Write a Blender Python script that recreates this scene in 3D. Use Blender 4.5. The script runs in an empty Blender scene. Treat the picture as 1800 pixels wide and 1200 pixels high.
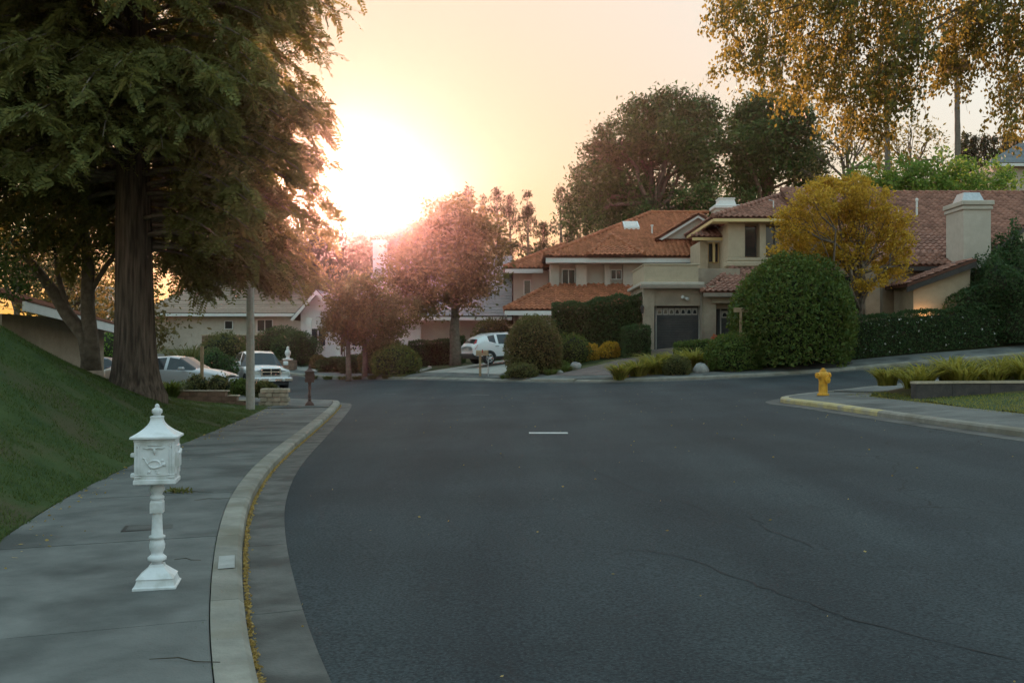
import bpy, math, random
import numpy as np
from mathutils import Vector, Matrix

R = math.radians
rng = np.random.default_rng(7)
random.seed(7)
scn = bpy.context.scene
col = scn.collection

# ------------------------------------------------------------------ camera
EYE, F, HY = 1.76, 1750.0, 619.0      # eye height, focal length and horizon in photo pixels
cam_d = bpy.data.cameras.new("camera")
cam = bpy.data.objects.new("camera", cam_d)
col.objects.link(cam)
cam.location = (0, 0, EYE)
cam.rotation_euler = (R(90), 0, 0)
cam_d.sensor_width = 36.0
cam_d.lens = 35.0
cam_d.shift_y = (HY - 600.0) / 1800.0
cam_d.clip_start, cam_d.clip_end = 0.1, 3000
scn.camera = cam

# ------------------------------------------------------------------ sky, sun, exposure
SUN_AZ, SUN_EL = math.atan2((612 - 900) / F, 1.0), math.atan((HY - 388) / F)   # low sun at the edge of the big tree
world = bpy.data.worlds.new("World")
scn.world = world
world.use_nodes = True
wn, wl = world.node_tree.nodes, world.node_tree.links
wn.clear()
sky = wn.new("ShaderNodeTexSky")
sky.sky_type = 'NISHITA'
sky.sun_disc = False
sky.sun_elevation = SUN_EL
sky.sun_rotation = SUN_AZ
sky.altitude = 100
sky.air_density = 1.3
sky.dust_density = 4.0
sky.ozone_density = 1.5
tint = wn.new("ShaderNodeMixRGB"); tint.blend_type = 'MULTIPLY'; tint.inputs[0].default_value = 1.0
tint.inputs[2].default_value = (0.95, 1.0, 1.0, 1)
sat = wn.new("ShaderNodeHueSaturation"); sat.inputs['Saturation'].default_value = 7.6; sat.inputs['Hue'].default_value = 0.468
soft = wn.new("ShaderNodeGamma"); soft.inputs[1].default_value = 0.060      # a hazy sky: evens out the whole dome
bgn = wn.new("ShaderNodeBackground"); bgn.inputs[1].default_value = 0.15
wo = wn.new("ShaderNodeOutputWorld")
wl.new(sky.outputs[0], soft.inputs[0]); wl.new(soft.outputs[0], sat.inputs['Color']); wl.new(sat.outputs[0], tint.inputs[1]); wl.new(tint.outputs[0], bgn.inputs[0]); wl.new(bgn.outputs[0], wo.inputs[0])

sun_d = bpy.data.lights.new("sun", 'SUN')
sun_d.energy = 2.0
sun_d.angle = R(0.8)
sun_d.color = (1.0, 0.56, 0.38)
sun = bpy.data.objects.new("sun", sun_d)
col.objects.link(sun)
sdir = Vector((math.sin(SUN_AZ) * math.cos(SUN_EL), math.cos(SUN_AZ) * math.cos(SUN_EL), math.sin(SUN_EL)))
sun.rotation_euler = sdir.to_track_quat('Z', 'Y').to_euler()
sun.location = (0, 0, 60)

scn.view_settings.view_transform = 'Standard'
scn.view_settings.look = 'None'
scn.view_settings.exposure = 2.55
scn.view_settings.gamma = 1.0
scn.view_settings.use_curve_mapping = False
scn.cycles.use_denoising = True
scn.cycles.denoiser = 'OPENIMAGEDENOISE'
scn.cycles.max_bounces = 6
scn.cycles.diffuse_bounces = 3
scn.cycles.transparent_max_bounces = 8
scn.cycles.volume_bounces = 0

# ------------------------------------------------------------------ materials
def new_mat(name):
    m = bpy.data.materials.new(name); m.use_nodes = True
    n = m.node_tree.nodes; n.clear()
    return m, n, m.node_tree.links

def mat(name, c1, c2=None, scale=4.0, rough=0.8, bump=0.0, bscale=None, metal=0.0, detail=6.0, spec=0.3,
        rand=0.0, c3=None, s3=0.6, coat=0.0):
    """Principled surface whose colour wanders between c1 and c2, with an optional second larger blotch c3."""
    m, n, l = new_mat(name)
    out = n.new("ShaderNodeOutputMaterial"); b = n.new("ShaderNodeBsdfPrincipled")
    l.new(b.outputs[0], out.inputs[0])
    b.inputs['Roughness'].default_value = rough
    b.inputs['Metallic'].default_value = metal
    b.inputs['Specular IOR Level'].default_value = spec
    b.inputs['Coat Weight'].default_value = coat
    tc = n.new("ShaderNodeTexCoord")
    colour = None
    if c2 is None:
        b.inputs['Base Color'].default_value = (*c1, 1)
        rgb = n.new("ShaderNodeRGB"); rgb.outputs[0].default_value = (*c1, 1); colour = rgb.outputs[0]
    else:
        t = n.new("ShaderNodeTexNoise"); t.inputs['Scale'].default_value = scale; t.inputs['Detail'].default_value = detail
        t.inputs['Roughness'].default_value = 0.65
        l.new(tc.outputs['Object'], t.inputs['Vector'])
        rp = n.new("ShaderNodeValToRGB")
        rp.color_ramp.elements[0].position = 0.32; rp.color_ramp.elements[0].color = (*c1, 1)
        rp.color_ramp.elements[1].position = 0.68; rp.color_ramp.elements[1].color = (*c2, 1)
        l.new(t.outputs[0], rp.inputs[0]); colour = rp.outputs[0]
    if c3 is not None:
        t = n.new("ShaderNodeTexNoise"); t.inputs['Scale'].default_value = s3; t.inputs['Detail'].default_value = 5
        l.new(tc.outputs['Object'], t.inputs['Vector'])
        rp = n.new("ShaderNodeValToRGB")
        rp.color_ramp.elements[0].position = 0.48; rp.color_ramp.elements[0].color = (0, 0, 0, 1)
        rp.color_ramp.elements[1].position = 0.66; rp.color_ramp.elements[1].color = (1, 1, 1, 1)
        l.new(t.outputs[0], rp.inputs[0])
        mx = n.new("ShaderNodeMixRGB"); mx.inputs[2].default_value = (*c3, 1)
        l.new(rp.outputs[0], mx.inputs[0]); l.new(colour, mx.inputs[1]); colour = mx.outputs[0]
    if rand > 0:
        oi = n.new("ShaderNodeObjectInfo"); ge = n.new("ShaderNodeNewGeometry")
        ad = n.new("ShaderNodeMath"); ad.operation = 'ADD'
        l.new(oi.outputs['Random'], ad.inputs[0]); l.new(ge.outputs['Random Per Island'], ad.inputs[1])
        fr = n.new("ShaderNodeMath"); fr.operation = 'FRACT'; l.new(ad.outputs[0], fr.inputs[0])
        mr = n.new("ShaderNodeMapRange"); mr.inputs[3].default_value = 1 - rand; mr.inputs[4].default_value = 1 + rand
        l.new(fr.outputs[0], mr.inputs[0])
        hs = n.new("ShaderNodeHueSaturation"); l.new(colour, hs.inputs['Color']); l.new(mr.outputs[0], hs.inputs['Value'])
        colour = hs.outputs[0]
    l.new(colour, b.inputs['Base Color'])
    if bump > 0:
        t = n.new("ShaderNodeTexNoise"); t.inputs['Scale'].default_value = bscale or scale * 6; t.inputs['Detail'].default_value = 8
        l.new(tc.outputs['Object'], t.inputs['Vector'])
        bp = n.new("ShaderNodeBump"); bp.inputs['Strength'].default_value = bump; bp.inputs['Distance'].default_value = 0.02
        l.new(t.outputs[0], bp.inputs['Height']); l.new(bp.outputs[0], b.inputs['Normal'])
    return m

def leaf_mat(name, c1, c2, trans=0.4, tcol=None, rough=0.6):
    """Leaf surface: each leaf its own tone between c1 and c2, part of the light passing through."""
    m, n, l = new_mat(name)
    out = n.new("ShaderNodeOutputMaterial"); b = n.new("ShaderNodeBsdfPrincipled"); t = n.new("ShaderNodeBsdfTranslucent")
    mx = n.new("ShaderNodeMixShader"); mx.inputs[0].default_value = trans
    ge = n.new("ShaderNodeNewGeometry"); rp = n.new("ShaderNodeValToRGB")
    rp.color_ramp.elements[0].color = (*c1, 1); rp.color_ramp.elements[1].color = (*c2, 1)
    l.new(ge.outputs['Random Per Island'], rp.inputs[0]); l.new(rp.outputs[0], b.inputs['Base Color'])
    b.inputs['Roughness'].default_value = rough; b.inputs['Specular IOR Level'].default_value = 0.25
    if tcol is None:
        tcol = tuple(min(1, 1.9 * v) for v in c2)
    mc = n.new("ShaderNodeMixRGB"); mc.inputs[0].default_value = 0.6; mc.inputs[2].default_value = (*tcol, 1)
    l.new(rp.outputs[0], mc.inputs[1]); l.new(mc.outputs[0], t.inputs['Color'])
    l.new(b.outputs[0], mx.inputs[1]); l.new(t.outputs[0], mx.inputs[2]); l.new(mx.outputs[0], out.inputs[0])
    return m

def asphalt_mat():
    m, n, l = new_mat("asphalt")
    out = n.new("ShaderNodeOutputMaterial"); b = n.new("ShaderNodeBsdfPrincipled"); l.new(b.outputs[0], out.inputs[0])
    b.inputs['Roughness'].default_value = 0.82; b.inputs['Specular IOR Level'].default_value = 0.3
    tc = n.new("ShaderNodeTexCoord")
    def noise(s, d=8, mp=None):
        t = n.new("ShaderNodeTexNoise"); t.inputs['Scale'].default_value = s; t.inputs['Detail'].default_value = d
        l.new(mp or tc.outputs['Object'], t.inputs['Vector']); return t.outputs[0]
    def ramp(src, p0, c0, p1, c1):
        r = n.new("ShaderNodeValToRGB"); e = r.color_ramp.elements
        e[0].position = p0; e[0].color = (*c0, 1); e[1].position = p1; e[1].color = (*c1, 1)
        l.new(src, r.inputs[0]); return r.outputs[0]
    def mix(kind, f, a, c):
        x = n.new("ShaderNodeMixRGB"); x.blend_type = kind
        if isinstance(f, float): x.inputs[0].default_value = f
        else: l.new(f, x.inputs[0])
        l.new(a, x.inputs[1])
        if isinstance(c, tuple): x.inputs[2].default_value = (*c, 1)
        else: l.new(c, x.inputs[2])
        return x.outputs[0]
    grain = ramp(noise(42, 5), 0.34, (0.013, 0.019, 0.023), 0.75, (0.060, 0.076, 0.085))
    blotch = ramp(noise(0.35, 5), 0.3, (0.72, 0.72, 0.72), 0.7, (1.2, 1.2, 1.2))
    c = mix('MULTIPLY', 1.0, grain, blotch)
    mp = n.new("ShaderNodeMapping"); mp.inputs['Scale'].default_value = (0.9, 0.12, 1); mp.inputs['Rotation'].default_value = (0, 0, R(8))
    l.new(tc.outputs['Object'], mp.inputs[0])
    lanes = ramp(noise(0.8, 4, mp.outputs[0]), 0.38, (0.72, 0.73, 0.75), 0.64, (1.28, 1.24, 1.18))
    c = mix('MULTIPLY', 0.9, c, lanes)
    stones = ramp(noise(120, 2), 0.66, (0, 0, 0), 0.74, (1, 1, 1))
    c = mix('MIX', stones, c, (0.16, 0.165, 0.165))
    oil = ramp(noise(1.7, 3), 0.63, (0, 0, 0), 0.76, (0.55, 0.55, 0.55))
    c = mix('MIX', oil, c, (0.030, 0.032, 0.034))
    # sealed hairline cracks
    wv = n.new("ShaderNodeTexNoise"); wv.inputs['Scale'].default_value = 0.6; wv.inputs['Detail'].default_value = 6
    l.new(tc.outputs['Object'], wv.inputs['Vector'])
    wm = n.new("ShaderNodeMixRGB"); wm.blend_type = 'LINEAR_LIGHT'; wm.inputs[0].default_value = 0.9
    l.new(tc.outputs['Object'], wm.inputs[1]); l.new(wv.outputs[1], wm.inputs[2])
    vo = n.new("ShaderNodeTexVoronoi"); vo.feature = 'DISTANCE_TO_EDGE'; vo.inputs['Scale'].default_value = 0.16
    l.new(wm.outputs[0], vo.inputs['Vector'])
    ck = ramp(vo.outputs['Distance'], 0.0, (1, 1, 1), 0.0035, (0, 0, 0))
    gate = ramp(noise(0.22, 2), 0.47, (0, 0, 0), 0.56, (1, 1, 1))
    ck = mix('MULTIPLY', 1.0, ck, gate)
    c = mix('MIX', ck, c, (0.014, 0.015, 0.016))
    l.new(c, b.inputs['Base Color'])
    bp = n.new("ShaderNodeBump"); bp.inputs['Strength'].default_value = 0.5; bp.inputs['Distance'].default_value = 0.008
    l.new(noise(60, 4), bp.inputs['Height']); l.new(bp.outputs[0], b.inputs['Normal'])
    return m

M = dict(
    asphalt=asphalt_mat(),
    concrete=mat("sidewalk concrete", (0.115, 0.118, 0.112), (0.195, 0.195, 0.184), 1.6, 0.85, 0.35, 60, rand=0.10, c3=(0.080, 0.082, 0.078), s3=0.9),
    curb=mat("curb concrete", (0.20, 0.19, 0.165), (0.34, 0.315, 0.27), 2.5, 0.8, 0.35, 50, rand=0.10, c3=(0.2, 0.18, 0.14), s3=1.4),
    gutter=mat("gutter concrete", (0.085, 0.083, 0.077), (0.150, 0.145, 0.134), 3.0, 0.75, 0.3, 50, rand=0.08, c3=(0.065, 0.063, 0.058), s3=2.0),
    sunlitcurb=mat("sunlit curb with worn paint", (0.40, 0.32, 0.17), (0.60, 0.50, 0.24), 3, 0.8, 0.3, 40, c3=(0.36, 0.33, 0.28), s3=2.5),  # golden sunlight on the curb put into its colour, with some worn paint
    driveway=mat("driveway concrete", (0.34, 0.315, 0.28), (0.46, 0.43, 0.39), 1.2, 0.85, 0.2, 40, rand=0.06),
    darkdrive=mat("driveway brown paving", (0.14, 0.105, 0.095), (0.22, 0.165, 0.15), 2, 0.85, 0.2, 30),
    tar=mat("crack filler", (0.014, 0.015, 0.017), (0.03, 0.03, 0.032), 9, 0.7),
    soil=mat("soil and dry lawn", (0.055, 0.07, 0.022), (0.13, 0.115, 0.05), 1.4, 0.95, 0.6, 18, c3=(0.11, 0.085, 0.05), s3=0.25),
    lawn=mat("lawn turf", (0.030, 0.058, 0.016), (0.070, 0.100, 0.028), 1.6, 0.95, 1.0, 40, c3=(0.075, 0.070, 0.032), s3=0.8),
    paint=mat("road paint", (0.50, 0.50, 0.48), (0.72, 0.72, 0.70), 9, 0.7),
    wornpaint=mat("worn road paint", (0.10, 0.10, 0.10), (0.30, 0.30, 0.29), 14, 0.8),
    curbpaint=mat("pale curb paint", (0.34, 0.33, 0.31), (0.46, 0.45, 0.43), 8, 0.8),
    white=mat("white painted iron", (0.78, 0.78, 0.80), (0.86, 0.86, 0.87), 8, 0.42, 0.08, 30, c3=(0.60, 0.60, 0.58), s3=6),
    bronze=mat("brown painted iron", (0.10, 0.055, 0.045), (0.16, 0.085, 0.07), 8, 0.5, 0.1, 30),
    hydrant=mat("yellow hydrant paint", (0.78, 0.36, 0.03), (0.86, 0.46, 0.06), 9, 0.45, 0.1, 30, c3=(0.6, 0.30, 0.04), s3=7),
    stucco=mat("tan stucco", (0.36, 0.285, 0.215), (0.45, 0.36, 0.275), 3, 0.95, 0.8, 34, c3=(0.27, 0.21, 0.165), s3=0.5),
    stuccopale=mat("pale stucco", (0.50, 0.43, 0.36), (0.58, 0.51, 0.44), 3, 0.95, 0.6, 34, c3=(0.46, 0.40, 0.34), s3=0.5),
    stuccogold=mat("warm beige stucco", (0.44, 0.35, 0.25), (0.52, 0.42, 0.30), 3, 0.95, 0.6, 34),
    trim=mat("white fascia paint", (0.70, 0.68, 0.66), (0.78, 0.77, 0.75), 4, 0.6),
    trimgold=mat("cream fascia paint", (0.68, 0.50, 0.24), (0.74, 0.56, 0.28), 4, 0.6),
    trimdark=mat("dark brown fascia", (0.045, 0.04, 0.037), (0.07, 0.06, 0.055), 4, 0.7),
    trimtan=mat("tan fascia", (0.25, 0.20, 0.16), (0.31, 0.25, 0.20), 4, 0.7),
    tilered=mat("terracotta roof tile", (0.36, 0.125, 0.06), (0.46, 0.18, 0.09), 5, 0.8, 0.3, 20, rand=0.22),
    tilebrown=mat("brown clay roof tile", (0.24, 0.115, 0.085), (0.36, 0.18, 0.13), 5, 0.8, 0.3, 20, rand=0.3),
    tiletan=mat("tan roof course", (0.30, 0.22, 0.17), (0.40, 0.30, 0.235), 5, 0.85, 0.3, 20, rand=0.15),
    underlay=mat("roof underlay", (0.10, 0.045, 0.03), (0.14, 0.06, 0.04), 4, 0.9),
    shake=mat("grey shake", (0.27, 0.245, 0.25), (0.38, 0.345, 0.345), 6, 0.9, 0.5, 20, rand=0.12),
    slate=mat("blue grey roof", (0.15, 0.17, 0.19), (0.22, 0.24, 0.26), 6, 0.9, rand=0.15),
    glass=mat("window glass", (0.03, 0.035, 0.04), None, rough=0.08, spec=0.6),
    curtain=mat("curtain", (0.32, 0.27, 0.22), (0.42, 0.36, 0.30), 3, 0.9),
    metal=mat("brushed metal", (0.45, 0.45, 0.46), (0.55, 0.55, 0.56), 8, 0.4, metal=0.8),
    garage=mat("dark brown door panel", (0.050, 0.052, 0.054), (0.085, 0.083, 0.080), 3, 0.55, 0.3, 40),
    frame=mat("pale door trim", (0.38, 0.35, 0.32), (0.46, 0.42, 0.38), 4, 0.6),
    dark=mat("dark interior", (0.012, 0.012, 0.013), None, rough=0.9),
    brick=mat("brown garden block", (0.20, 0.125, 0.09), (0.32, 0.20, 0.15), 6, 0.9, 0.4, 30, rand=0.2),
    shadedblock=mat("shaded planter block", (0.055, 0.05, 0.05), (0.10, 0.085, 0.08), 6, 0.9, 0.4, 30, rand=0.2),  # shade on the planter wall's face put into a darker block colour
    stone=mat("pale stone", (0.36, 0.30, 0.23), (0.52, 0.43, 0.33), 5, 0.9, 0.5, 20, rand=0.18),
    boulder=mat("grey boulder", (0.26, 0.25, 0.24), (0.46, 0.44, 0.42), 4, 0.9, 0.8, 14),
    timber=mat("weathered timber", (0.26, 0.17, 0.10), (0.40, 0.28, 0.17), 5, 0.85, 0.4, 30),
    pole=mat("concrete lamp post", (0.38, 0.34, 0.30), (0.48, 0.43, 0.38), 10, 0.85, 0.3, 60),
    bark=mat("grey bark", (0.11, 0.085, 0.065), (0.24, 0.19, 0.15), 6, 0.95, 1.0, 20),
    palmbark=mat("palm bark", (0.12, 0.10, 0.085), (0.22, 0.19, 0.16), 9, 0.95, 0.8, 20),
    carwhite=mat("white car paint", (0.74, 0.74, 0.75), None, rough=0.28, spec=0.5, coat=0.6),
    carsilver=mat("silver car paint", (0.50, 0.51, 0.53), None, rough=0.32, spec=0.5, coat=0.6, metal=0.25),
    carblue=mat("dark blue car paint", (0.03, 0.04, 0.075), None, rough=0.28, spec=0.5, coat=0.6),
    cartan=mat("champagne car paint", (0.36, 0.31, 0.25), None, rough=0.3, spec=0.5, coat=0.6),
    plastic=mat("dark bumper plastic", (0.035, 0.035, 0.037), (0.05, 0.05, 0.052), 8, 0.6),
    rubber=mat("tyre rubber", (0.016, 0.016, 0.017), (0.03, 0.03, 0.03), 8, 0.85),
    redlamp=mat("red tail lamp", (0.42, 0.02, 0.02), None, rough=0.2, spec=0.6),
    lamp=mat("clear lamp lens", (0.55, 0.54, 0.50), None, rough=0.12, spec=0.7),
    chrome=mat("chrome", (0.62, 0.62, 0.63), None, rough=0.18, metal=1.0),
    litter=leaf_mat("dry leaf litter", (0.20, 0.11, 0.03), (0.62, 0.42, 0.14), 0.3),
    twig=mat("twig", (0.05, 0.04, 0.03), (0.10, 0.075, 0.05), 12, 0.9),
    lf_redwood=leaf_mat("redwood needles", (0.075, 0.092, 0.028), (0.210, 0.205, 0.058), 0.38, (0.38, 0.30, 0.08)),
    lf_gold=leaf_mat("golden leaves", (0.20, 0.14, 0.018), (0.80, 0.50, 0.06), 0.40, (0.9, 0.55, 0.07)),
    lf_street=leaf_mat("olive gold leaves", (0.045, 0.078, 0.020), (0.27, 0.205, 0.042), 0.36, (0.48, 0.36, 0.07)),
    lf_pine=leaf_mat("pine needles", (0.028, 0.066, 0.020), (0.120, 0.190, 0.048), 0.08, (0.12, 0.17, 0.04)),
    lf_cypress=leaf_mat("cypress needles", (0.026, 0.036, 0.016), (0.065, 0.070, 0.026), 0.25),
    lf_oak=leaf_mat("autumn leaves", (0.060, 0.062, 0.022), (0.190, 0.145, 0.045), 0.25, (0.36, 0.26, 0.08)),
    lf_lime=leaf_mat("bright green leaves", (0.06, 0.135, 0.020), (0.19, 0.29, 0.05), 0.35),
    lf_bush=leaf_mat("clipped shrub leaves", (0.034, 0.075, 0.018), (0.145, 0.200, 0.042), 0.3, (0.30, 0.30, 0.05)),
    lf_hedge=leaf_mat("dark hedge leaves", (0.024, 0.057, 0.022), (0.074, 0.121, 0.038), 0.3),
    lf_olive=leaf_mat("olive shrub leaves", (0.062, 0.069, 0.025), (0.163, 0.156, 0.050), 0.35),
    lf_red=leaf_mat("red leaves", (0.30, 0.05, 0.02), (0.50, 0.13, 0.05), 0.35),
    lf_lily=leaf_mat("lily blades", (0.055, 0.095, 0.018), (0.42, 0.36, 0.075), 0.4, (0.6, 0.50, 0.08)),
    lf_lawn=leaf_mat("grass blades", (0.030, 0.066, 0.016), (0.115, 0.150, 0.040), 0.35, (0.22, 0.28, 0.05)),
    lf_dry=leaf_mat("dry palm skirt", (0.20, 0.14, 0.08), (0.34, 0.24, 0.13), 0.3),
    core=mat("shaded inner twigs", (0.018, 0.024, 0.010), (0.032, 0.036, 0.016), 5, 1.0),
    petal=leaf_mat("pale petals", (0.55, 0.50, 0.46), (0.75, 0.72, 0.68), 0.3),
)

def bark_redwood():
    m, n, l = new_mat("redwood bark")
    out = n.new("ShaderNodeOutputMaterial"); b = n.new("ShaderNodeBsdfPrincipled"); l.new(b.outputs[0], out.inputs[0])
    b.inputs['Roughness'].default_value = 0.95; b.inputs['Specular IOR Level'].default_value = 0.1
    tc = n.new("ShaderNodeTexCoord"); mp = n.new("ShaderNodeMapping"); mp.inputs['Scale'].default_value = (14, 14, 1.1)
    l.new(tc.outputs['Object'], mp.inputs[0])
    t = n.new("ShaderNodeTexNoise"); t.inputs['Scale'].default_value = 1.0; t.inputs['Detail'].default_value = 8
    l.new(mp.outputs[0], t.inputs['Vector'])
    rp = n.new("ShaderNodeValToRGB"); e = rp.color_ramp.elements
    e[0].position = 0.35; e[0].color = (0.055, 0.040, 0.031, 1); e[1].position = 0.7; e[1].color = (0.18, 0.128, 0.098, 1)
    l.new(t.outputs[0], rp.inputs[0]); l.new(rp.outputs[0], b.inputs['Base Color'])
    bp = n.new("ShaderNodeBump"); bp.inputs['Strength'].default_value = 1.0; bp.inputs['Distance'].default_value = 0.06
    l.new(t.outputs[0], bp.inputs['Height']); l.new(bp.outputs[0], b.inputs['Normal'])
    return m
M['redbark'] = bark_redwood()

# ------------------------------------------------------------------ mesh helpers
def empty(name, loc=(0, 0, 0), rz=0.0):
    o = bpy.data.objects.new(name, None); o.empty_display_size = 0.1
    o.location = loc; o.rotation_euler = (0, 0, rz); col.objects.link(o)
    return o

def tag(o, label=None, cat=None, group=None, kind=None):
    if label: o["label"] = label
    if cat: o["category"] = cat
    if group: o["group"] = group
    if kind: o["kind"] = kind
    return o

def link(name, me, m, parent=None, smooth=False):
    if m is not None and not me.materials: me.materials.append(m)
    if smooth: me.polygons.foreach_set("use_smooth", np.ones(len(me.polygons), bool))
    o = bpy.data.objects.new(name, me); col.objects.link(o)
    if parent is not None: o.parent = parent
    return o

def polymesh(name, V, Fc):
    me = bpy.data.meshes.new(name); me.from_pydata([tuple(v) for v in V], [], [tuple(f) for f in Fc]); me.update()
    return me

def quadmesh(name, V, Q):
    """Fast mesh of faces that all have the same number of corners."""
    V = np.asarray(V, np.float32); Q = np.asarray(Q, np.int32)
    k = Q.shape[1]
    me = bpy.data.meshes.new(name)
    me.vertices.add(len(V)); me.vertices.foreach_set("co", V.ravel())
    me.loops.add(Q.size); me.loops.foreach_set("vertex_index", Q.ravel())
    me.polygons.add(len(Q)); me.polygons.foreach_set("loop_start", np.arange(0, Q.size, k, dtype=np.int32))
    me.update(calc_edges=True)
    return me

class MB:
    """Collects shapes into one mesh."""
    def __init__(s): s.v, s.f = [], []
    def add(s, V, Fc):
        n = len(s.v); s.v += [tuple(p) for p in V]; s.f += [tuple(i + n for i in f) for f in Fc]; return s
    def box(s, x0, x1, y0, y1, z0, z1, b=0.0):
        if b <= 0:
            V = [(x, y, z) for z in (z0, z1) for y in (y0, y1) for x in (x0, x1)]
            return s.add(V, [(0, 2, 3, 1), (4, 5, 7, 6), (0, 1, 5, 4), (2, 6, 7, 3), (0, 4, 6, 2), (1, 3, 7, 5)])
        b = min(b, (x1 - x0) * .45, (y1 - y0) * .45, (z1 - z0) * .45)
        def ring(d, z): return [(x0 + d, y0 + d, z), (x1 - d, y0 + d, z), (x1 - d, y1 - d, z), (x0 + d, y1 - d, z)]
        V = ring(b, z0) + ring(0, z0 + b) + ring(0, z1 - b) + ring(b, z1)
        Fc = [(3, 2, 1, 0), (12, 13, 14, 15)]
        for k in range(3):
            for i in range(4): Fc.append((k * 4 + i, k * 4 + (i + 1) % 4, k * 4 + 4 + (i + 1) % 4, k * 4 + 4 + i))
        return s.add(V, Fc)
    def prism(s, poly, axis, a0, a1):
        """Extrudes a 2-D outline along an axis ('x': outline in y,z; 'y': outline in x,z; 'z': outline in x,y)."""
        def p(q, a): return (a, q[0], q[1]) if axis == 'x' else (q[0], a, q[1]) if axis == 'y' else (q[0], q[1], a)
        n = len(poly); V = [p(q, a0) for q in poly] + [p(q, a1) for q in poly]
        Fc = [tuple(range(n)), tuple(range(2 * n - 1, n - 1, -1))] + [(i, n + i, n + (i + 1) % n, (i + 1) % n) for i in range(n)]
        return s.add(V, Fc)
    def lathe(s, prof, seg=20, c=(0, 0), rot=0.0, sq=False):
        """Turns (radius, z) pairs round the vertical; sq makes square sections."""
        n = 4 if sq else seg; V = []
        for r, z in prof:
            for i in range(n):
                a = rot + 2 * math.pi * (i + (.5 if sq else 0)) / n; rr = r * (math.sqrt(2) if sq else 1)
                V.append((c[0] + rr * math.cos(a), c[1] + rr * math.sin(a), z))
        Fc = [tuple(range(n - 1, -1, -1)), tuple(range((len(prof) - 1) * n, len(prof) * n))]
        for k in range(len(prof) - 1):
            for i in range(n): Fc.append((k * n + i, k * n + (i + 1) % n, (k + 1) * n + (i + 1) % n, (k + 1) * n + i))
        return s.add(V, Fc)
    def tube(s, pts, rad, seg=8, cap=True):
        pts = [Vector(p) for p in pts]; V = []
        if not hasattr(rad, '__len__'): rad = [rad] * len(pts)
        ref = Vector((0.3, 0.2, 1)).normalized()
        for k, p in enumerate(pts):
            t = (pts[min(k + 1, len(pts) - 1)] - pts[max(k - 1, 0)]).normalized()
            a = t.cross(ref)
            if a.length < 1e-3: a = t.cross(Vector((1, 0, 0)))
            a.normalize(); b = t.cross(a)
            for i in range(seg):
                w = 2 * math.pi * i / seg
                V.append(p + (a * math.cos(w) + b * math.sin(w)) * rad[k])
        Fc = []
        for k in range(len(pts) - 1):
            for i in range(seg): Fc.append((k * seg + i, k * seg + (i + 1) % seg, (k + 1) * seg + (i + 1) % seg, (k + 1) * seg + i))
        if cap: Fc += [tuple(range(seg - 1, -1, -1)), tuple(range((len(pts) - 1) * seg, len(pts) * seg))]
        return s.add(V, Fc)
    def build(s, name, m, parent=None, smooth=False):
        return link(name, polymesh(name, s.v, s.f), m, parent, smooth)

def P(px, py, Y):
    """World point at depth Y that the survey of the photograph gives for an image position."""
    return Vector(((px - 900) / F * Y, Y, EYE + (HY - py) / F * Y))

# ------------------------------------------------------------------ terrain height (street level)
CTRL = np.array([
    (-2.68, 7.5, -.13), (-6.75, 33.3, -.14), (-1.4, 5.3, -.13), (-4.4, 20, -.13), (8.7, 27.9, .42), (8.7, 17, .29), (12, 0, .2), (0, -12, -.1),
    (2, 12, .03), (2, 25, .08), (-11.3, 58, .30), (-6, 53, .33), (-1.34, 47, .38), (2.5, 43, .42), (5.4, 41, .50), (8.2, 41, .64), (13.9, 42, .97),
    (22.1, 43, 1.55), (12, 31.8, .62), (20, 34.5, 1.25), (-12.3, 48, -.12), (-12.6, 40, .0), (-30, 45, -.1), (-18, 62, .9), (-24, 68, 1.5), (-40, 80, 2),
    (8.5, 51.5, 1.88), (12, 50, 2.0), (-.7, 53.5, .95), (3, 50, 1.0), (4, 62, 1.7), (14, 50, 2.3), (24, 52, 3.2), (-11, 68, .9), (-6, 62, .85),
    (40, 55, 4.4), (20, 72, 4.5), (34, 80, 9), (50, 85, 12), (10, 85, 4), (-10, 100, 3), (0, 160, 6), (60, 160, 14), (-60, 140, 4), (-70, 40, 0),
    (-60, 0, 0), (45, 20, 2.6), (45, -10, 2), (120, 40, 8), (-150, 100, 4), (150, 200, 14), (-100, 260, 5), (60, 280, 10), (-60, -80, 0), (60, -80, 2), (14, 24, .6)])
_C2 = 4.0
def _phi(a, b):
    d = a[:, None, :2] - b[None, :, :2]
    return np.sqrt((d ** 2).sum(-1) + _C2 ** 2)
_A = np.zeros((len(CTRL) + 3,) * 2); _n = len(CTRL)
_A[:_n, :_n] = _phi(CTRL, CTRL)
_A[:_n, _n] = 1; _A[:_n, _n + 1:] = CTRL[:, :2]; _A[_n, :_n] = 1; _A[_n + 1:, :_n] = CTRL[:, :2].T
_W = np.linalg.solve(_A, np.concatenate([CTRL[:, 2], np.zeros(3)]))
def HN(xy):
    xy = np.asarray(xy, float).reshape(-1, 2)
    return _phi(xy, CTRL) @ _W[:_n] + _W[_n] + xy @ _W[_n + 1:]
def H(x, y): return float(HN([(x, y)])[0])

def G(px, py, dz=0.0):
    """Where the sight line through an image position meets the street surface (raised by dz)."""
    Y = np.linspace(3, 130, 2541); X = (px - 900) / F * Y; Z = EYE + (HY - py) / F * Y
    g = Z - (HN(np.stack([X, Y], 1)) + dz)
    i = np.argmax(g <= 0) if (g <= 0).any() else len(Y) - 1
    return (float(X[i]), float(Y[i]))

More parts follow.
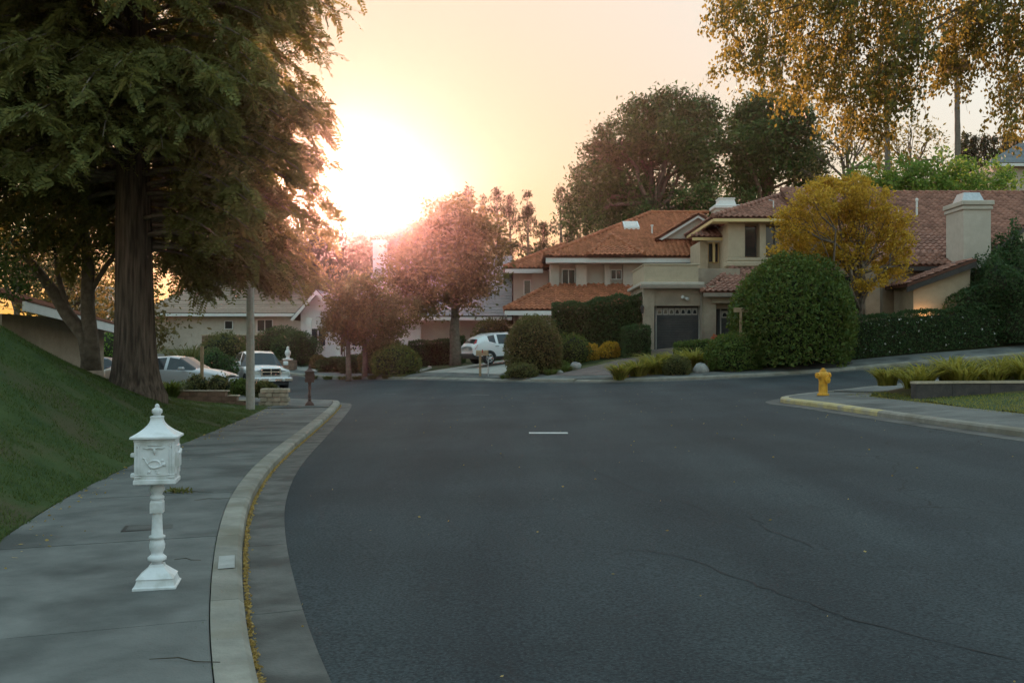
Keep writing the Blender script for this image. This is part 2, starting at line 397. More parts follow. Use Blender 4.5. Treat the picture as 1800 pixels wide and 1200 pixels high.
def smooth_line(pts, step=0.5, it=3):
    p = np.array(pts, float)
    for _ in range(it):                       # corner cutting
        q = np.empty((2 * len(p), 2)); q[0] = p[0]; q[-1] = p[-1]
        q[1:-1:2] = .75 * p[:-1] + .25 * p[1:]; q[2:-1:2] = .25 * p[:-1] + .75 * p[1:]
        p = q
    d = np.r_[0, np.cumsum(np.linalg.norm(np.diff(p, axis=0), axis=1))]
    s = np.linspace(0, d[-1], max(2, int(d[-1] / step)))
    return np.stack([np.interp(s, d, p[:, 0]), np.interp(s, d, p[:, 1])], 1)

def normals2(line, side):
    t = np.gradient(line, axis=0); t /= np.linalg.norm(t, axis=1)[:, None] + 1e-9
    return side * np.stack([-t[:, 1], t[:, 0]], 1)     # side=+1: left of travel

# ------------------------------------------------------------------ street outline
left_curb = smooth_line([(4.6, -12), (1.6, -2), (-.35, 2.5), G(447, 1200), G(428, 1060), G(427, 950), G(443, 880), G(483, 820), G(552, 760), G(592, 722), G(601, 709), (-6.6, 35.9), (-9.5, 37.2), (-14, 37.8), (-30, 39.5), (-60, 42)])
far_curb = smooth_line([(-60, 84), (-30, 70), (-18, 62.5), (-11.3, 58), (-6, 53), (-1.34, 47.3), (2.5, 43.6), (5.4, 41.6), (8.2, 41), (13.9, 42), (22.1, 43.3), (45, 47), (70, 52)])
right_curb = smooth_line([(70, 41), (40, 38), (20, 34.4), (12, 31.9), (9.6, 30.0), (7.9, 28.9), (7.35, 27.7), (7.75, 26.0), (8.15, 22.5), (8.75, 17), (10.4, 8), (12.5, -2), (16, -12)])
road_poly = np.concatenate([left_curb, far_curb, right_curb])

def inside_np(pts, poly):
    x, y = pts[:, 0], pts[:, 1]; r = np.zeros(len(pts), bool)
    for i in range(len(poly)):
        x0, y0 = poly[i - 1]; x1, y1 = poly[i]
        c = ((y0 > y) != (y1 > y))
        if not c.any(): continue
        r ^= c & (x < (x1 - x0) * (y - y0) / (y1 - y0 + 1e-12) + x0)
    return r

def seg_dist(pts, lines):
    best = np.full(len(pts), 1e9)
    for ln in lines:
        for i in range(0, len(ln), 64):
            d = np.sqrt(((pts[:, None] - ln[None, i:i + 64]) ** 2).sum(-1)).min(1)
            best = np.minimum(best, d)
    return best

def grid(xs, ys):
    X, Y = np.meshgrid(xs, ys); nx, ny = len(xs), len(ys)
    i = np.arange(nx * ny).reshape(ny, nx)
    Q = np.stack([i[:-1, :-1], i[:-1, 1:], i[1:, 1:], i[1:, :-1]], -1).reshape(-1, 4)
    return np.stack([X.ravel(), Y.ravel()], 1), Q

# ground sheet: level with the pavements outside the street, sunk below the asphalt inside it
xs = np.unique(np.r_[np.linspace(-300, -40, 40), np.arange(-40, 45, .6), np.linspace(45, 300, 40)])
ys = np.unique(np.r_[np.linspace(-120, -12, 18), np.arange(-12, 75, .6), np.linspace(75, 400, 50)])
xy, Q = grid(xs, ys)
ins = inside_np(xy, road_poly)
near = (np.abs(xy[:, 0]) < 75) & (xy[:, 1] > -20) & (xy[:, 1] < 95)
sd = np.full(len(xy), 50.0); sd[near] = seg_dist(xy[near], [left_curb, far_curb, right_curb])
sd = np.where(ins, -sd, sd)
z = HN(xy) + np.interp(sd, [-.2, .35, 1.2], [-.12, -.06, .085])
link("ground", quadmesh("ground", np.c_[xy, z], Q), M['soil'], smooth=True)["kind"] = "structure"

xy, Q = grid(np.arange(-50, 56, .7), np.arange(-13, 82, .7))
keep = inside_np(xy, road_poly) | (seg_dist(xy, [left_curb, far_curb, right_curb]) < .55)
Q = Q[keep[Q].all(1)]
link("road", quadmesh("road", np.c_[xy, HN(xy)], Q), M['asphalt'], smooth=True)["kind"] = "structure"

# ------------------------------------------------------------------ kerbs, gutters and paving slabs, piece by piece
def sweep(line, nrm, i0, i1, prof, gap=0.006):
    """Solid piece between two stations of a line; prof is a closed (offset outward, height above street) outline."""
    p = line[i0:i1 + 1].copy(); n = nrm[i0:i1 + 1]
    t0 = p[1] - p[0]; p[0] += t0 / np.linalg.norm(t0) * gap
    t1 = p[-2] - p[-1]; p[-1] += t1 / np.linalg.norm(t1) * gap
    k = len(prof); V, Fc = [], []
    off = np.array([q[0] for q in prof])
    for a, b in zip(p, n):
        q = a[None] + off[:, None] * b[None]
        V += [(x, y, h + z) for (x, y), h, (_, z) in zip(q, HN(q), prof)]
    m = len(p)
    for j in range(m - 1):
        for i in range(k): Fc.append((j * k + i, j * k + (i + 1) % k, (j + 1) * k + (i + 1) % k, (j + 1) * k + i))
    Fc += [tuple(range(k - 1, -1, -1)), tuple(range((m - 1) * k, m * k))]
    return V, Fc

def pieces(parent, name, line, side, prof, m, step, lo=None, jitter=0.0, gap=None):
    """Pieces of equal length along a line, leaving out the stations gap = (first, last)."""
    if gap is not None:
        pieces(parent, name, line[:gap[0] + 1], side, prof, m, step, lo, jitter)
        pieces(parent, name, line[gap[1]:], side, prof, m, step, lo, jitter)
        return
    nrm = normals2(line, side)
    d = np.linalg.norm(np.diff(line, axis=0), axis=1).mean(); k = max(1, int(round(step / d)))
    for i in range(0, len(line) - k, k):
        c = line[i + k // 2]
        if lo is not None and not lo(c): continue
        j = random.uniform(-jitter, jitter)
        V, Fc = sweep(line, nrm, i, i + k, [(o, z + j) if z > 0 else (o, z) for o, z in prof])
        link(name, polymesh(name, V, Fc), m(c) if callable(m) else m, parent)

def setting(name): return tag(empty(name), kind="structure")

CURB = [(0.0, -.12), (0.012, .095), (0.05, .128), (.24, .132), (.24, -.12)]
SLAB = lambda a, b: [(a, -.05), (a, .124), (a + .012, .131), (b - .012, .134), (b, .127), (b, -.05)]
GUT = [(-.40, -.06), (-.40, .007), (-.12, .004), (0.004, .010), (0.004, -.06)]
def span(line, test):
    k = [i for i, c in enumerate(line) if test(c)]; return k[0], k[-1]
LCORNER = span(left_curb, lambda c: c[1] > 32.2 and c[0] > -10.2)
RCORNER = span(right_curb, lambda c: c[0] < 9.3 and c[1] > 26.2)
sw = setting("pavement_left")
pieces(sw, "paving_slab", left_curb, 1, SLAB(.248, 2.25), M['concrete'], 1.55, lambda c: c[1] > 0 and c[0] > -14, jitter=.003, gap=LCORNER)
pieces(sw, "curb_stone", left_curb, 1, CURB, M['curb'], 2.6, lambda c: c[1] > 0 and c[0] > -25)
pieces(sw, "gutter_pan", left_curb, 1, GUT, M['gutter'], 2.6, lambda c: c[1] > 0 and c[0] > -25)
sf = setting("pavement_far")
CUTF = [(0.0, -.12), (0.02, .03), (.10, .045), (.24, .09), (.24, -.12)]
in_drive = lambda c: (-6.2 < c[0] < 0.6) or (2.4 < c[0] < 5.0)
pieces(sf, "curb_stone", far_curb, 1, CURB, M['curb'], 2.4, lambda c: -34 < c[0] < 34 and not in_drive(c))
pieces(sf, "curb_stone", far_curb, 1, CUTF, M['curb'], 2.4, lambda c: in_drive(c))
pieces(sf, "paving_slab", far_curb, 1, SLAB(.262, 1.75), M['concrete'], 1.5, lambda c: -34 < c[0] < 34, jitter=.003)
pieces(sf, "gutter_pan", far_curb, 1, GUT, M['gutter'], 2.4, lambda c: -34 < c[0] < 34)
sr = setting("pavement_right")
pieces(sr, "curb_stone", right_curb, 1, CURB, lambda c: M['sunlitcurb'] if 22.5 < c[1] < 29 and c[0] < 9.2 else M['curb'], 2.2, lambda c: c[1] > 3 and c[0] < 40)
pieces(sr, "paving_slab", right_curb, 1, SLAB(.262, 1.95), M['concrete'], 1.5, lambda c: c[1] > 3 and c[0] < 40, jitter=.003, gap=RCORNER)
pieces(sr, "gutter_pan", right_curb, 1, GUT, M['gutter'], 2.2, lambda c: c[1] > 3 and c[0] < 40)

# sealed cracks in the asphalt
road_ob = bpy.data.objects["road"]
def crack(px_pts, w=.016):
    p = np.array([G(a, b) for a, b in px_pts]); ln_ = smooth_line(p, .12, 1); ln_ = ln_ + rng.normal(scale=.022, size=ln_.shape); nn = normals2(ln_, 1)
    ww = .62 * w * rng.uniform(.2, 1.5, len(ln_)); ww[0] = ww[-1] = .002
    a, b = ln_ + nn * ww[:, None] / 2, ln_ - nn * ww[:, None] / 2
    V_ = np.stack([np.c_[a, HN(a) + .004], np.c_[b, HN(b) + .004]], 1).reshape(-1, 3); k = np.arange(len(ln_) - 1) * 2
    link("crack", quadmesh("crack", V_, np.stack([k, k + 1, k + 3, k + 2], 1)), M['tar'], road_ob)
crack([(1130, 965), (1220, 985), (1300, 1015), (1390, 1050), (1480, 1085), (1600, 1120), (1790, 1165)], .022)
crack([(1310, 898), (1330, 915), (1345, 932), (1390, 945), (1440, 965)], .016); crack([(1200, 880), (1260, 905), (1320, 938), (1345, 934)], .012)
crack([(770, 893), (785, 908), (808, 932)], .012); crack([(1000, 812), (1100, 808), (1210, 800), (1320, 790)], .014); crack([(900, 775), (990, 800), (1090, 850), (1180, 880)], .012)
crack([(1000, 968), (1080, 965), (1150, 972), (1220, 985)], .012)

# painted dashes on the asphalt
def dash(px0, px1, py, w, label, faint=False):
    a, b = G(px0, py), G(px1, py); V = []
    for x, y in (a, b):
        for dy in (-w / 2, w / 2): V.append((x, y + dy, H(x, y + dy) + .005))
    o = link("road_marking", polymesh("road_marking", V, [(0, 2, 3, 1)]), M['paint']); tag(o, label, "marking", "white dashes painted on the road")
    if faint: o.data.materials[0] = M['wornpaint']
dash(930, 998, 761, .34, "short white painted dash in the middle of the road, nearest one")
dash(672, 696, 692, .14, "faint white dash on the road right of the brown mailbox", True)
dash(828, 860, 694, .14, "faint white dash on the road below the white car", True)

# ------------------------------------------------------------------ left lawn bank
def slope_y(y): return np.interp(y, [0, 14, 20, 24, 28, 32, 35], [.72, .70, .66, .44, .26, .10, .03])
ln = left_curb[(left_curb[:, 1] > -6) & (left_curb[:, 1] < 34.6) & (left_curb[:, 0] > -7.2)]
ln = ln[:np.argmax(ln[:, 1] > 33.2)] if (ln[:, 1] > 33.2).any() else ln
nl = normals2(ln, 1)
dd = np.r_[0, .15, .3, .5, .8, 1.1, 1.5, 2, 2.6, 3.2, 4, 5, 6, 7.5, 10, 14]
def bank(y, d):
    s = slope_y(y)
    return .125 + s * (np.minimum(d, 5.0) - .35 * (1 - np.exp(-d / .35)) * .6) + .02 * np.sin(3.1 * d + .9 * y) * np.minimum(1, d)
LX = lambda y: np.interp(y, ln[:, 1], ln[:, 0])
V = []
for (x, y), nn in zip(ln, nl):
    for d in dd:
        q = (x + nn[0] * 2.27 + d * -1.0, y + nn[1] * 2.27)
        V.append((q[0], q[1], H(x + nn[0] * 2.27, q[1]) + float(bank(q[1], d))))
V = np.array(V); k = len(dd); i = np.arange(len(ln) * k).reshape(len(ln), k)
Q = np.stack([i[:-1, :-1], i[1:, :-1], i[1:, 1:], i[:-1, 1:]], -1).reshape(-1, 4)[:, ::-1]
tag(link("lawn_bank", quadmesh("lawn_bank", V, Q), M['lawn'], smooth=True), kind="structure")
EDGE = np.array([(x + n[0] * 2.27, y + n[1] * 2.27) for (x, y), n in zip(ln, nl)])
def bank_z(x, y):
    ex = float(np.interp(y, EDGE[:, 1], EDGE[:, 0])); d = max(0, ex - x)
    return H(ex, y) + float(bank(y, d))

def blades(name, roots, hgt, width, lean, m, parent=None, seg=2, droop=0.6, az=None):
    """Grass or strap leaves: tapering arched strips. roots (n,3)."""
    n = len(roots); a = rng.uniform(0, 2 * np.pi, n) if az is None else az + rng.normal(scale=.35, size=n); h = hgt * rng.uniform(.6, 1.15, n)
    ln_ = lean * rng.uniform(.3, 1.2, n) * h; dx, dy = np.cos(a), np.sin(a)
    w = width * rng.uniform(.7, 1.2, n) / 2
    rows = []
    for j in range(seg + 1):
        t = j / seg
        out = ln_ * t ** 1.6; up = h * (t - droop * .45 * lean * t ** 2.6)
        c = roots + np.c_[dx * out, dy * out, up]
        ww = w * (1 - t ** 1.5) + .0004
        rows += [c + np.c_[-dy * ww, dx * ww, 0 * ww], c - np.c_[-dy * ww, dx * ww, 0 * ww]]
    k = len(rows); V = np.stack(rows, 1).reshape(-1, 3); b = np.arange(n)[:, None] * k
    Q = np.concatenate([b + np.array([[2 * j, 2 * j + 1, 2 * j + 3, 2 * j + 2]]) for j in range(seg)], 0)
    return link(name, quadmesh(name, V, Q), m, parent)

n = 150000
ty = 3.5 + 30 * rng.random(n) ** 1.25; td = 5.2 * rng.random(n) ** 1.1 - .05 - .05 * rng.random(n) * np.sin(5 * ty)
ex = np.interp(ty, EDGE[:, 1], EDGE[:, 0])
ok = np.abs((ex - td) / np.maximum(ty, 1)) < .56
ty, td, ex = ty[ok], td[ok], ex[ok]
zz = HN(np.c_[ex, ty]) + bank(ty, np.maximum(td, 0)) - .006 - .030 * (np.sin(2.1 * ty + 1.7 * td) * np.sin(3.3 * td - .8 * ty + 1) + .6 * np.sin(7 * ty) * np.sin(6 * td) > .45)
tag(blades("grass", np.c_[ex - td, ty, zz], .070, .012, 1.0, M['lf_lawn'], seg=1), "short green grass covering the sloping bank on the left", "grass", kind="stuff")

# ------------------------------------------------------------------ foliage
def leaves_at(name, pts, size, m, parent=None, aspect=.5, flat=0.0, dirs=None):
    """One four-cornered leaf per point, each turned its own way."""
    n = len(pts); pts = np.asarray(pts)
    d = rng.normal(size=(n, 3)) if dirs is None else dirs + rng.normal(scale=.45, size=(n, 3))
    if flat: d[:, 2] *= (1 - flat)
    d /= np.linalg.norm(d, axis=1)[:, None] + 1e-9
    u = rng.normal(size=(n, 3)); s = np.cross(d, u); s /= np.linalg.norm(s, axis=1)[:, None] + 1e-9
    L = size * rng.uniform(.5, 1.4, n)[:, None]; W = L * aspect
    c = pts
    V = np.stack([c - d * L * .5, c + s * W * .5, c + d * L * .5, c - s * W * .5], 1).reshape(-1, 3)
    Q = np.arange(4 * n).reshape(n, 4)
    return link(name, quadmesh(name, V, Q), m, parent)

def blob_points(blobs, n, clump=.25, per=40, shell=.55):
    """Leaf positions in clumps spread through ellipsoids (centre, radii), denser towards the outside."""
    vol = np.array([b[1][0] * b[1][1] * b[1][2] for b in blobs]) ** .75; vol /= vol.sum()
    out = []
    for (c, r), w in zip(blobs, vol):
        m = max(3, int(n * w / per))
        d = rng.normal(size=(m, 3)); d /= np.linalg.norm(d, axis=1)[:, None]
        rad = shell + (1 - shell) * rng.random(m) ** .6
        cc = np.array(c) + d * rad[:, None] * np.array(r)
        k = rng.integers(per // 2, per + per // 2, m)
        idx = np.repeat(np.arange(m), k)
        sc = clump * rng.uniform(.6, 1.4, m)[idx]
        out.append(cc[idx] + rng.normal(size=(len(idx), 3)) * sc[:, None] * np.array([1, 1, .75]))
    return np.concatenate(out)

def bend(a, b, k=5, sag=.0, wob=.05):
    a, b = np.array(a, float), np.array(b, float); L = np.linalg.norm(b - a); t = np.linspace(0, 1, k)[:, None]
    p = a + (b - a) * t + rng.normal(scale=wob * L, size=(k, 3)) * (np.sin(np.pi * t)) * .6
    p[:, 2] += sag * L * np.sin(np.pi * t[:, 0]); p[0] = a; p[-1] = b
    return p

def tree(name, label, base, top_z, r0, blobs, n, leaf, lm, cat="tree", group=None, clump=.25, per=40, shell=.5, aspect=.5,
         bark='bark', split=.45, limbs=None, twigs=2, lean=(0, 0), flat=0.0):
    root = empty(name, base); tag(root, label, cat, group)
    B = np.array(base, float)
    rel = [((np.array(c) - B), r) for c, r in blobs]
    mb = MB(); top = np.array([lean[0], lean[1], top_z - B[2]])
    sp = top * split
    mb.tube(bend((0, 0, -.25), sp, 5, wob=.02), np.linspace(r0 * 1.15, r0 * .75, 5), 10)
    mb.tube(bend(sp, top, 5, wob=.03), np.linspace(r0 * .72, r0 * .12, 5), 8)
    for c, r in rel:
        st = sp * rng.uniform(.75, 1.1) + (top - sp) * rng.uniform(0, .5)
        L = np.linalg.norm(c - st)
        ra = min(r0 * .5, .03 + .035 * L)
        path = bend(st, c, 6, sag=.06, wob=.07)
        mb.tube(path, np.linspace(ra, ra * .35, 6), 6)
        for _ in range(twigs):
            d = rng.normal(size=3); d /= np.linalg.norm(d); d[2] = abs(d[2]) * .8
            s0 = path[rng.integers(2, 5)]
            mb.tube(bend(s0, c + d * np.array(r) * .8, 4, wob=.06), np.linspace(ra * .4, ra * .1, 4), 5)
    mb.build("trunk", M[bark], root, True)
    leaves_at("crown", blob_points(rel, n, clump, per, shell), leaf, M[lm], root, aspect, flat)
    return root

def leafy_shape(root, surf_pts, leaf, m, core=None, aspect=.55):
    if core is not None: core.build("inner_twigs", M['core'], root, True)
    leaves_at("foliage", surf_pts, leaf, m, root, aspect)

def shrub(name, label, base, radii, n, leaf, lm, group=None, cat="shrub", rough=.10, flat_top=0.0, lumps=5):
    """Rounded shrub standing on base; radii are half width, half depth, full height."""
    root = empty(name, base); tag(root, label, cat, group)
    rx, ry, hz = radii
    ph = rng.uniform(0, 6.28, (lumps, 2)); fq = rng.integers(2, 6, (lumps, 2))
    def lump(th, fi): return 1 + rough * sum(np.sin(fq[i, 0] * th + ph[i, 0]) * np.sin(fq[i, 1] * fi + ph[i, 1]) for i in range(lumps)) / 1.6
    th = rng.uniform(0, 2 * np.pi, n); u = rng.random(n); fi = np.arccos(1 - 1.55 * u)
    k = lump(th, fi) * (1 - .22 * rng.random(n) ** 2.2) + rng.normal(scale=.025, size=n)
    st = rng.random((26, 2)) * np.array([6.283, 1.6]); near_ = np.min((np.angle(np.exp(1j * (th[:, None] - st[:, 0])))) ** 2 * np.sin(fi)[:, None] ** 2 + (fi[:, None] - st[:, 1]) ** 2, 1)
    k = k + .085 * np.exp(-near_ / .006) * rng.random(n)          # stray shoots
    k = k - .07 * np.exp(-np.min((np.angle(np.exp(1j * (th[:, None] - st[::-1, 0] - 1)))) ** 2 * np.sin(fi)[:, None] ** 2 + (fi[:, None] - st[:, 1]) ** 2, 1) / .02)   # hollows
    x = np.sin(fi) * np.cos(th) * rx * k; y = np.sin(fi) * np.sin(th) * ry * k
    zc = hz * .42; z_ = zc + np.cos(fi) * (hz - zc) * k * (1 - flat_top * np.abs(np.sin(fi)) * 0)
    low = np.cos(fi) < 0; z_[low] = zc + np.cos(fi[low]) * zc * 1.75 * k[low]
    pts = np.c_[x, y, np.maximum(z_, .02)]
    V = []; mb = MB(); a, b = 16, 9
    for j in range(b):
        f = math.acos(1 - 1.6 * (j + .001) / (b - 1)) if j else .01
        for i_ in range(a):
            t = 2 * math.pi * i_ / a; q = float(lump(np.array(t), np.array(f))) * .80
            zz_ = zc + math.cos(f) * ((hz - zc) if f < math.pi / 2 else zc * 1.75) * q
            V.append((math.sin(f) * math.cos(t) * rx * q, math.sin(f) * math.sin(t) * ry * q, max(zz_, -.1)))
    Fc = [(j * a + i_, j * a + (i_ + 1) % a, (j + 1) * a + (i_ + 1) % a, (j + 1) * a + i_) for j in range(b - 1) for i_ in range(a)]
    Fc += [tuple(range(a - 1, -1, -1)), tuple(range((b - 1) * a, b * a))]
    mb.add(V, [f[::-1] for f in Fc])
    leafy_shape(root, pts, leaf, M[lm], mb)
    return root

def hedge(name, label, a, b, width, height, n, leaf, lm, cat="hedge", group=None, zoff=.1, round_=.25):
    """Clipped hedge from ground point a to b (x, y) following the ground."""
    a, b = np.array(a, float), np.array(b, float); L = np.linalg.norm(b - a); t = (b - a) / L; nn = np.array([-t[1], t[0]])
    base = (a[0], a[1], H(*a) + zoff); root = empty(name, base); tag(root, label, cat, group)
    s = rng.random(n) * L; q = rng.random(n); per_ = width + 2 * height; d = q * per_
    off = np.where(d < height, -width / 2, np.where(d < height + width, d - height - width / 2, width / 2))
    up = np.where(d < height, d, np.where(d < height + width, height, per_ - d))
    ends = rng.random(n) < (width / (2 * L + width)) * 1.2
    s = np.where(ends, np.where(rng.random(n) < .5, 0, L), s); off = np.where(ends, (rng.random(n) - .5) * width, off); up = np.where(ends, rng.random(n) * height, up)
    e = np.maximum(0, up - (height - round_)) / round_
    off = off * (1 - .35 * e ** 2 * (np.abs(off) > width * .3)); bump_ = .05 * np.sin(2.3 * s + 1) + .04 * np.sin(5.1 * s + up * 3)
    off = off * (1 + bump_) + rng.normal(scale=.05, size=n); up = np.maximum(.02, up * (1 + .5 * bump_) + rng.normal(scale=.04, size=n))
    xy_ = a + s[:, None] * t + off[:, None] * nn
    gz = HN(a + s[:, None] * t) + zoff
    pts = np.c_[xy_, gz + up] - np.array(base)
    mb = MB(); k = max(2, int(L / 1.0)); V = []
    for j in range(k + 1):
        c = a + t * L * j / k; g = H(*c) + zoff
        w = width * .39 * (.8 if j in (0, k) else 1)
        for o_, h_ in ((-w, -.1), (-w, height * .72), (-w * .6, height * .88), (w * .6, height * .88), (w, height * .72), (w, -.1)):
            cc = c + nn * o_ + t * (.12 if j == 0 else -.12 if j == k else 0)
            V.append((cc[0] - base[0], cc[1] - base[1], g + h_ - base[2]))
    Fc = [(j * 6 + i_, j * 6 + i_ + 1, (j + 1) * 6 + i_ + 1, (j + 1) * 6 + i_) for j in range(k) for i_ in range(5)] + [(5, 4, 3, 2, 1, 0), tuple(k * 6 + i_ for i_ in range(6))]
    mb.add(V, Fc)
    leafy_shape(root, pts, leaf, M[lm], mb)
    return root

def strap_plant(name, label, base, radius, n, hgt, lm, group=None, width=.035, lean=.9, cat="plant"):
    root = empty(name, base); tag(root, label, cat, group)
    r = radius * .55 * np.sqrt(rng.random(n)); a = rng.uniform(0, 6.283, n)
    roots = np.c_[r * np.cos(a), r * np.sin(a), np.zeros(n) - .03]
    gz = HN(np.c_[roots[:, 0] + base[0], roots[:, 1] + base[1]]) - H(base[0], base[1])
    roots[:, 2] += gz
    blades("leaves", roots, hgt, width, lean, M[lm], root, seg=5, droop=1.15, az=a)
    return root

# corner fans of the pavements, where straight slabs would not fit
def corner_fan(parent, line, side, i0, i1, w, parts):
    nrm = normals2(line, side)
    hub = (line[i0] + nrm[i0] * w + line[i1] + nrm[i1] * w) / 2
    cut = np.linspace(i0, i1, parts + 1).astype(int)
    for a, b in zip(cut[:-1], cut[1:]):
        rim = [line[j] + nrm[j] * .262 for j in range(a, b + 1)]
        ea = line[i0] + nrm[i0] * w if a == i0 else None
        eb = line[i1] + nrm[i1] * w if b == i1 else None
        poly = rim + ([eb] if eb is not None else []) + [hub] + ([ea] if ea is not None else [])
        c = sum(poly) / len(poly); poly = [q + (c - q) * .004 for q in poly]
        hz = HN(poly); k = len(poly)
        V = [(q[0], q[1], h + .132) for q, h in zip(poly, hz)] + [(q[0], q[1], h - .05) for q, h in zip(poly, hz)]
        Fc = [tuple(range(k))[::side], tuple(range(2 * k - 1, k - 1, -1))[::side]] + [(i_, k + i_, k + (i_ + 1) % k, (i_ + 1) % k) for i_ in range(k)]
        link("paving_slab", polymesh("paving_slab", V, Fc), M['concrete'], parent)

corner_fan(sw, left_curb, 1, *LCORNER, 2.25, 4)
corner_fan(sr, right_curb, 1, *RCORNER, 1.95, 4)

# ------------------------------------------------------------------ the big redwood on the bank
def redwood():
    bx, by = -9.45, 25.0
    bz = bank_z(bx, by) - .05
    root = empty("redwood_tree", (bx, by, bz))
    tag(root, "huge redwood with broad flared trunk on the grassy bank at left", "tree")
    V = []; zs = [-.5, 0, .15, .35, .6, 1, 1.6, 2.4, 3.4, 5, 7, 9.5, 13, 17, 22]; seg = 56
    for z_ in zs:
        r = .50 * (1 - z_ / 27) + .25 * math.exp(-max(z_, 0) / .5)
        for i_ in range(seg):
            a = 2 * math.pi * i_ / seg
            fl = 1 + (.04 + .05 * math.exp(-max(z_, 0) / .5)) * math.sin(7 * a + 1 + .15 * z_) * .6 + .022 * math.sin(13 * a + 2 + .2 * z_) + .018 * math.sin(23 * a + .3 * z_)
            V.append((r * fl * math.cos(a) - .012 * z_, r * fl * math.sin(a), z_))
    Q = [(k * seg + i_, k * seg + (i_ + 1) % seg, (k + 1) * seg + (i_ + 1) % seg, (k + 1) * seg + i_) for k in range(len(zs) - 1) for i_ in range(seg)]
    link("trunk", quadmesh("trunk", V, Q), M['redbark'], root, True)
    mb = MB(); sp_o, sp_d, sp_l = [], [], []
    def branch(z0, az, L, up):
        o = np.array([.4 * math.cos(az), .4 * math.sin(az), z0]); dirh = np.array([math.cos(az), math.sin(az), 0]); side = np.array([-math.sin(az), math.cos(az), 0])
        pts = []; wob = rng.normal() * .5
        for j in range(9):
            t = j / 8
            pts.append(o + dirh * L * t + side * wob * t * t + np.array([0, 0, up * L * t - (.42 + up) * L * t ** 2.1 * .75]))
        pts = np.array(pts)
        mb.tube(pts, np.linspace(.02 + .012 * L, .008, 9), 5)
        m_ = int(13 * L)
        for _ in range(m_):
            t = .18 + .82 * rng.random() ** .8; f = t * 8; i_ = min(7, int(f)); p = pts[i_] + (pts[i_ + 1] - pts[i_]) * (f - i_)
            sgn = 1 if rng.random() < .5 else -1
            d = dirh * rng.uniform(.1, .8) + side * sgn * rng.uniform(.25, 1.0) + np.array([0, 0, rng.uniform(-.95, .05)])
            sp_o.append(p + rng.normal(scale=.12, size=3)); sp_d.append(d / np.linalg.norm(d)); sp_l.append(rng.uniform(.45, .95) * (1.15 - .35 * t))
    for k in range(315):
        z0 = 3.5 + 9.4 * rng.random() ** 1.1; az = rng.uniform(0, 6.283)
        if z0 < 4.6 and math.cos(az) < -.15: z0 += 2.0
        if z0 < 6.0 and math.sin(az) < -.25 and math.cos(az) < .75: z0 += 2.4
        L = 6.15 * (1 - (z0 - 3) / 42) * rng.uniform(.62, 1.0)
        if z0 < 4.4: L *= .62 + .2 * (z0 - 2.7) / 1.7
        if math.cos(az) > .2 and z0 < 7.8: L *= .82
        branch(z0, az, L, rng.uniform(-.02, .16))
    for k in range(60):
        z0 = rng.uniform(12.5, 21); branch(z0, rng.uniform(0, 6.283), 5.2 * (1 - (z0 - 12) / 13) * rng.uniform(.7, 1), .15)
    mb.build("branches", M['bark'], root, True)
    O, D, Ls = np.array(sp_o), np.array(sp_d), np.array(sp_l); n_ = len(O); K = 11
    S = np.cross(D, np.array([0, 0, 1.0]) + rng.normal(scale=.5, size=(n_, 3))); S /= np.linalg.norm(S, axis=1)[:, None]
    N_ = np.cross(S, D); VV = []
    for j in range(K):
        t = (j + .6) / K
        for sg in (1, -1):
            c = O + D * (Ls * t)[:, None] - np.array([0, 0, 1]) * (Ls * .22 * t * t)[:, None]
            ll = (.20 * (1 - .55 * t)) * rng.uniform(.75, 1.25, n_)[:, None]
            dv = D * .75 + S * sg * .8 + N_ * rng.normal(scale=.22, size=n_)[:, None]; dv /= np.linalg.norm(dv, axis=1)[:, None]
            wv = np.cross(dv, N_); wv /= np.linalg.norm(wv, axis=1)[:, None]
            VV.append(np.stack([c - wv * .010, c + dv * ll * .45 + wv * .030, c + dv * ll, c + dv * ll * .45 - wv * .030], 1))
    VV = np.stack(VV, 1).reshape(-1, 3)
    link("crown", quadmesh("crown", VV, np.arange(len(VV)).reshape(-1, 4)), M['lf_redwood'], root)
redwood()

# ------------------------------------------------------------------ other trees
def B(px, py, Y, r, ry=None, rz=None):
    p = P(px, py, Y); return ((p.x, p.y, p.z), (r, ry or r, rz or r))
def on_ground(px, Y, dz=.08):
    x = (px - 900) / F * Y; return (x, Y, H(x, Y) + dz)

# leaning grey tree on the bank behind the redwood
def leaning_tree():
    b = P(160, 606, 29); base = (b.x, b.y, b.z - .35)
    root = empty("grey_barked_tree", base); tag(root, "grey barked tree with two leaning trunks behind the redwood on the bank", "tree")
    B0 = np.array(base)
    def q(px, py, Y=29): v = P(px, py, Y); return np.array(v) - B0
    mb = MB()
    mb.tube([(0, 0, -.4), q(158, 585), q(154, 540), q(155, 470), q(150, 400)], [.30, .22, .20, .18, .10], 10)
    mb.tube([(0, 0, -.3), q(150, 592), q(118, 552), q(92, 510), q(62, 470), q(20, 420, 28)], [.26, .22, .20, .17, .13, .07], 10)
    mb.tube([q(122, 556), q(112, 520), q(102, 486), q(95, 430)], [.10, .085, .07, .04], 8)
    mb.tube([q(154, 520), q(185, 470), q(215, 430)], [.09, .07, .04], 8)
    mb.build("trunk", M['bark'], root, True)
    bl = [(30, 440, 28, 1.2), (-20, 480, 27.5, 1.1), (90, 400, 29, 1.3), (150, 380, 29.5, 1.3), (60, 370, 28, 1.4), (0, 390, 28, 1.3), (-70, 420, 28, 1.5), (170, 440, 29.5, .8), (30, 495, 28, .6), (120, 455, 29, .8)]
    pts = blob_points([((np.array(P(a, c, Y)) - B0), (r, r, r * .8)) for a, c, Y, r in bl], 9000, .22, 40, .35)
    leaves_at("crown", pts, .15, M['lf_pine'], root, .4)
leaning_tree()

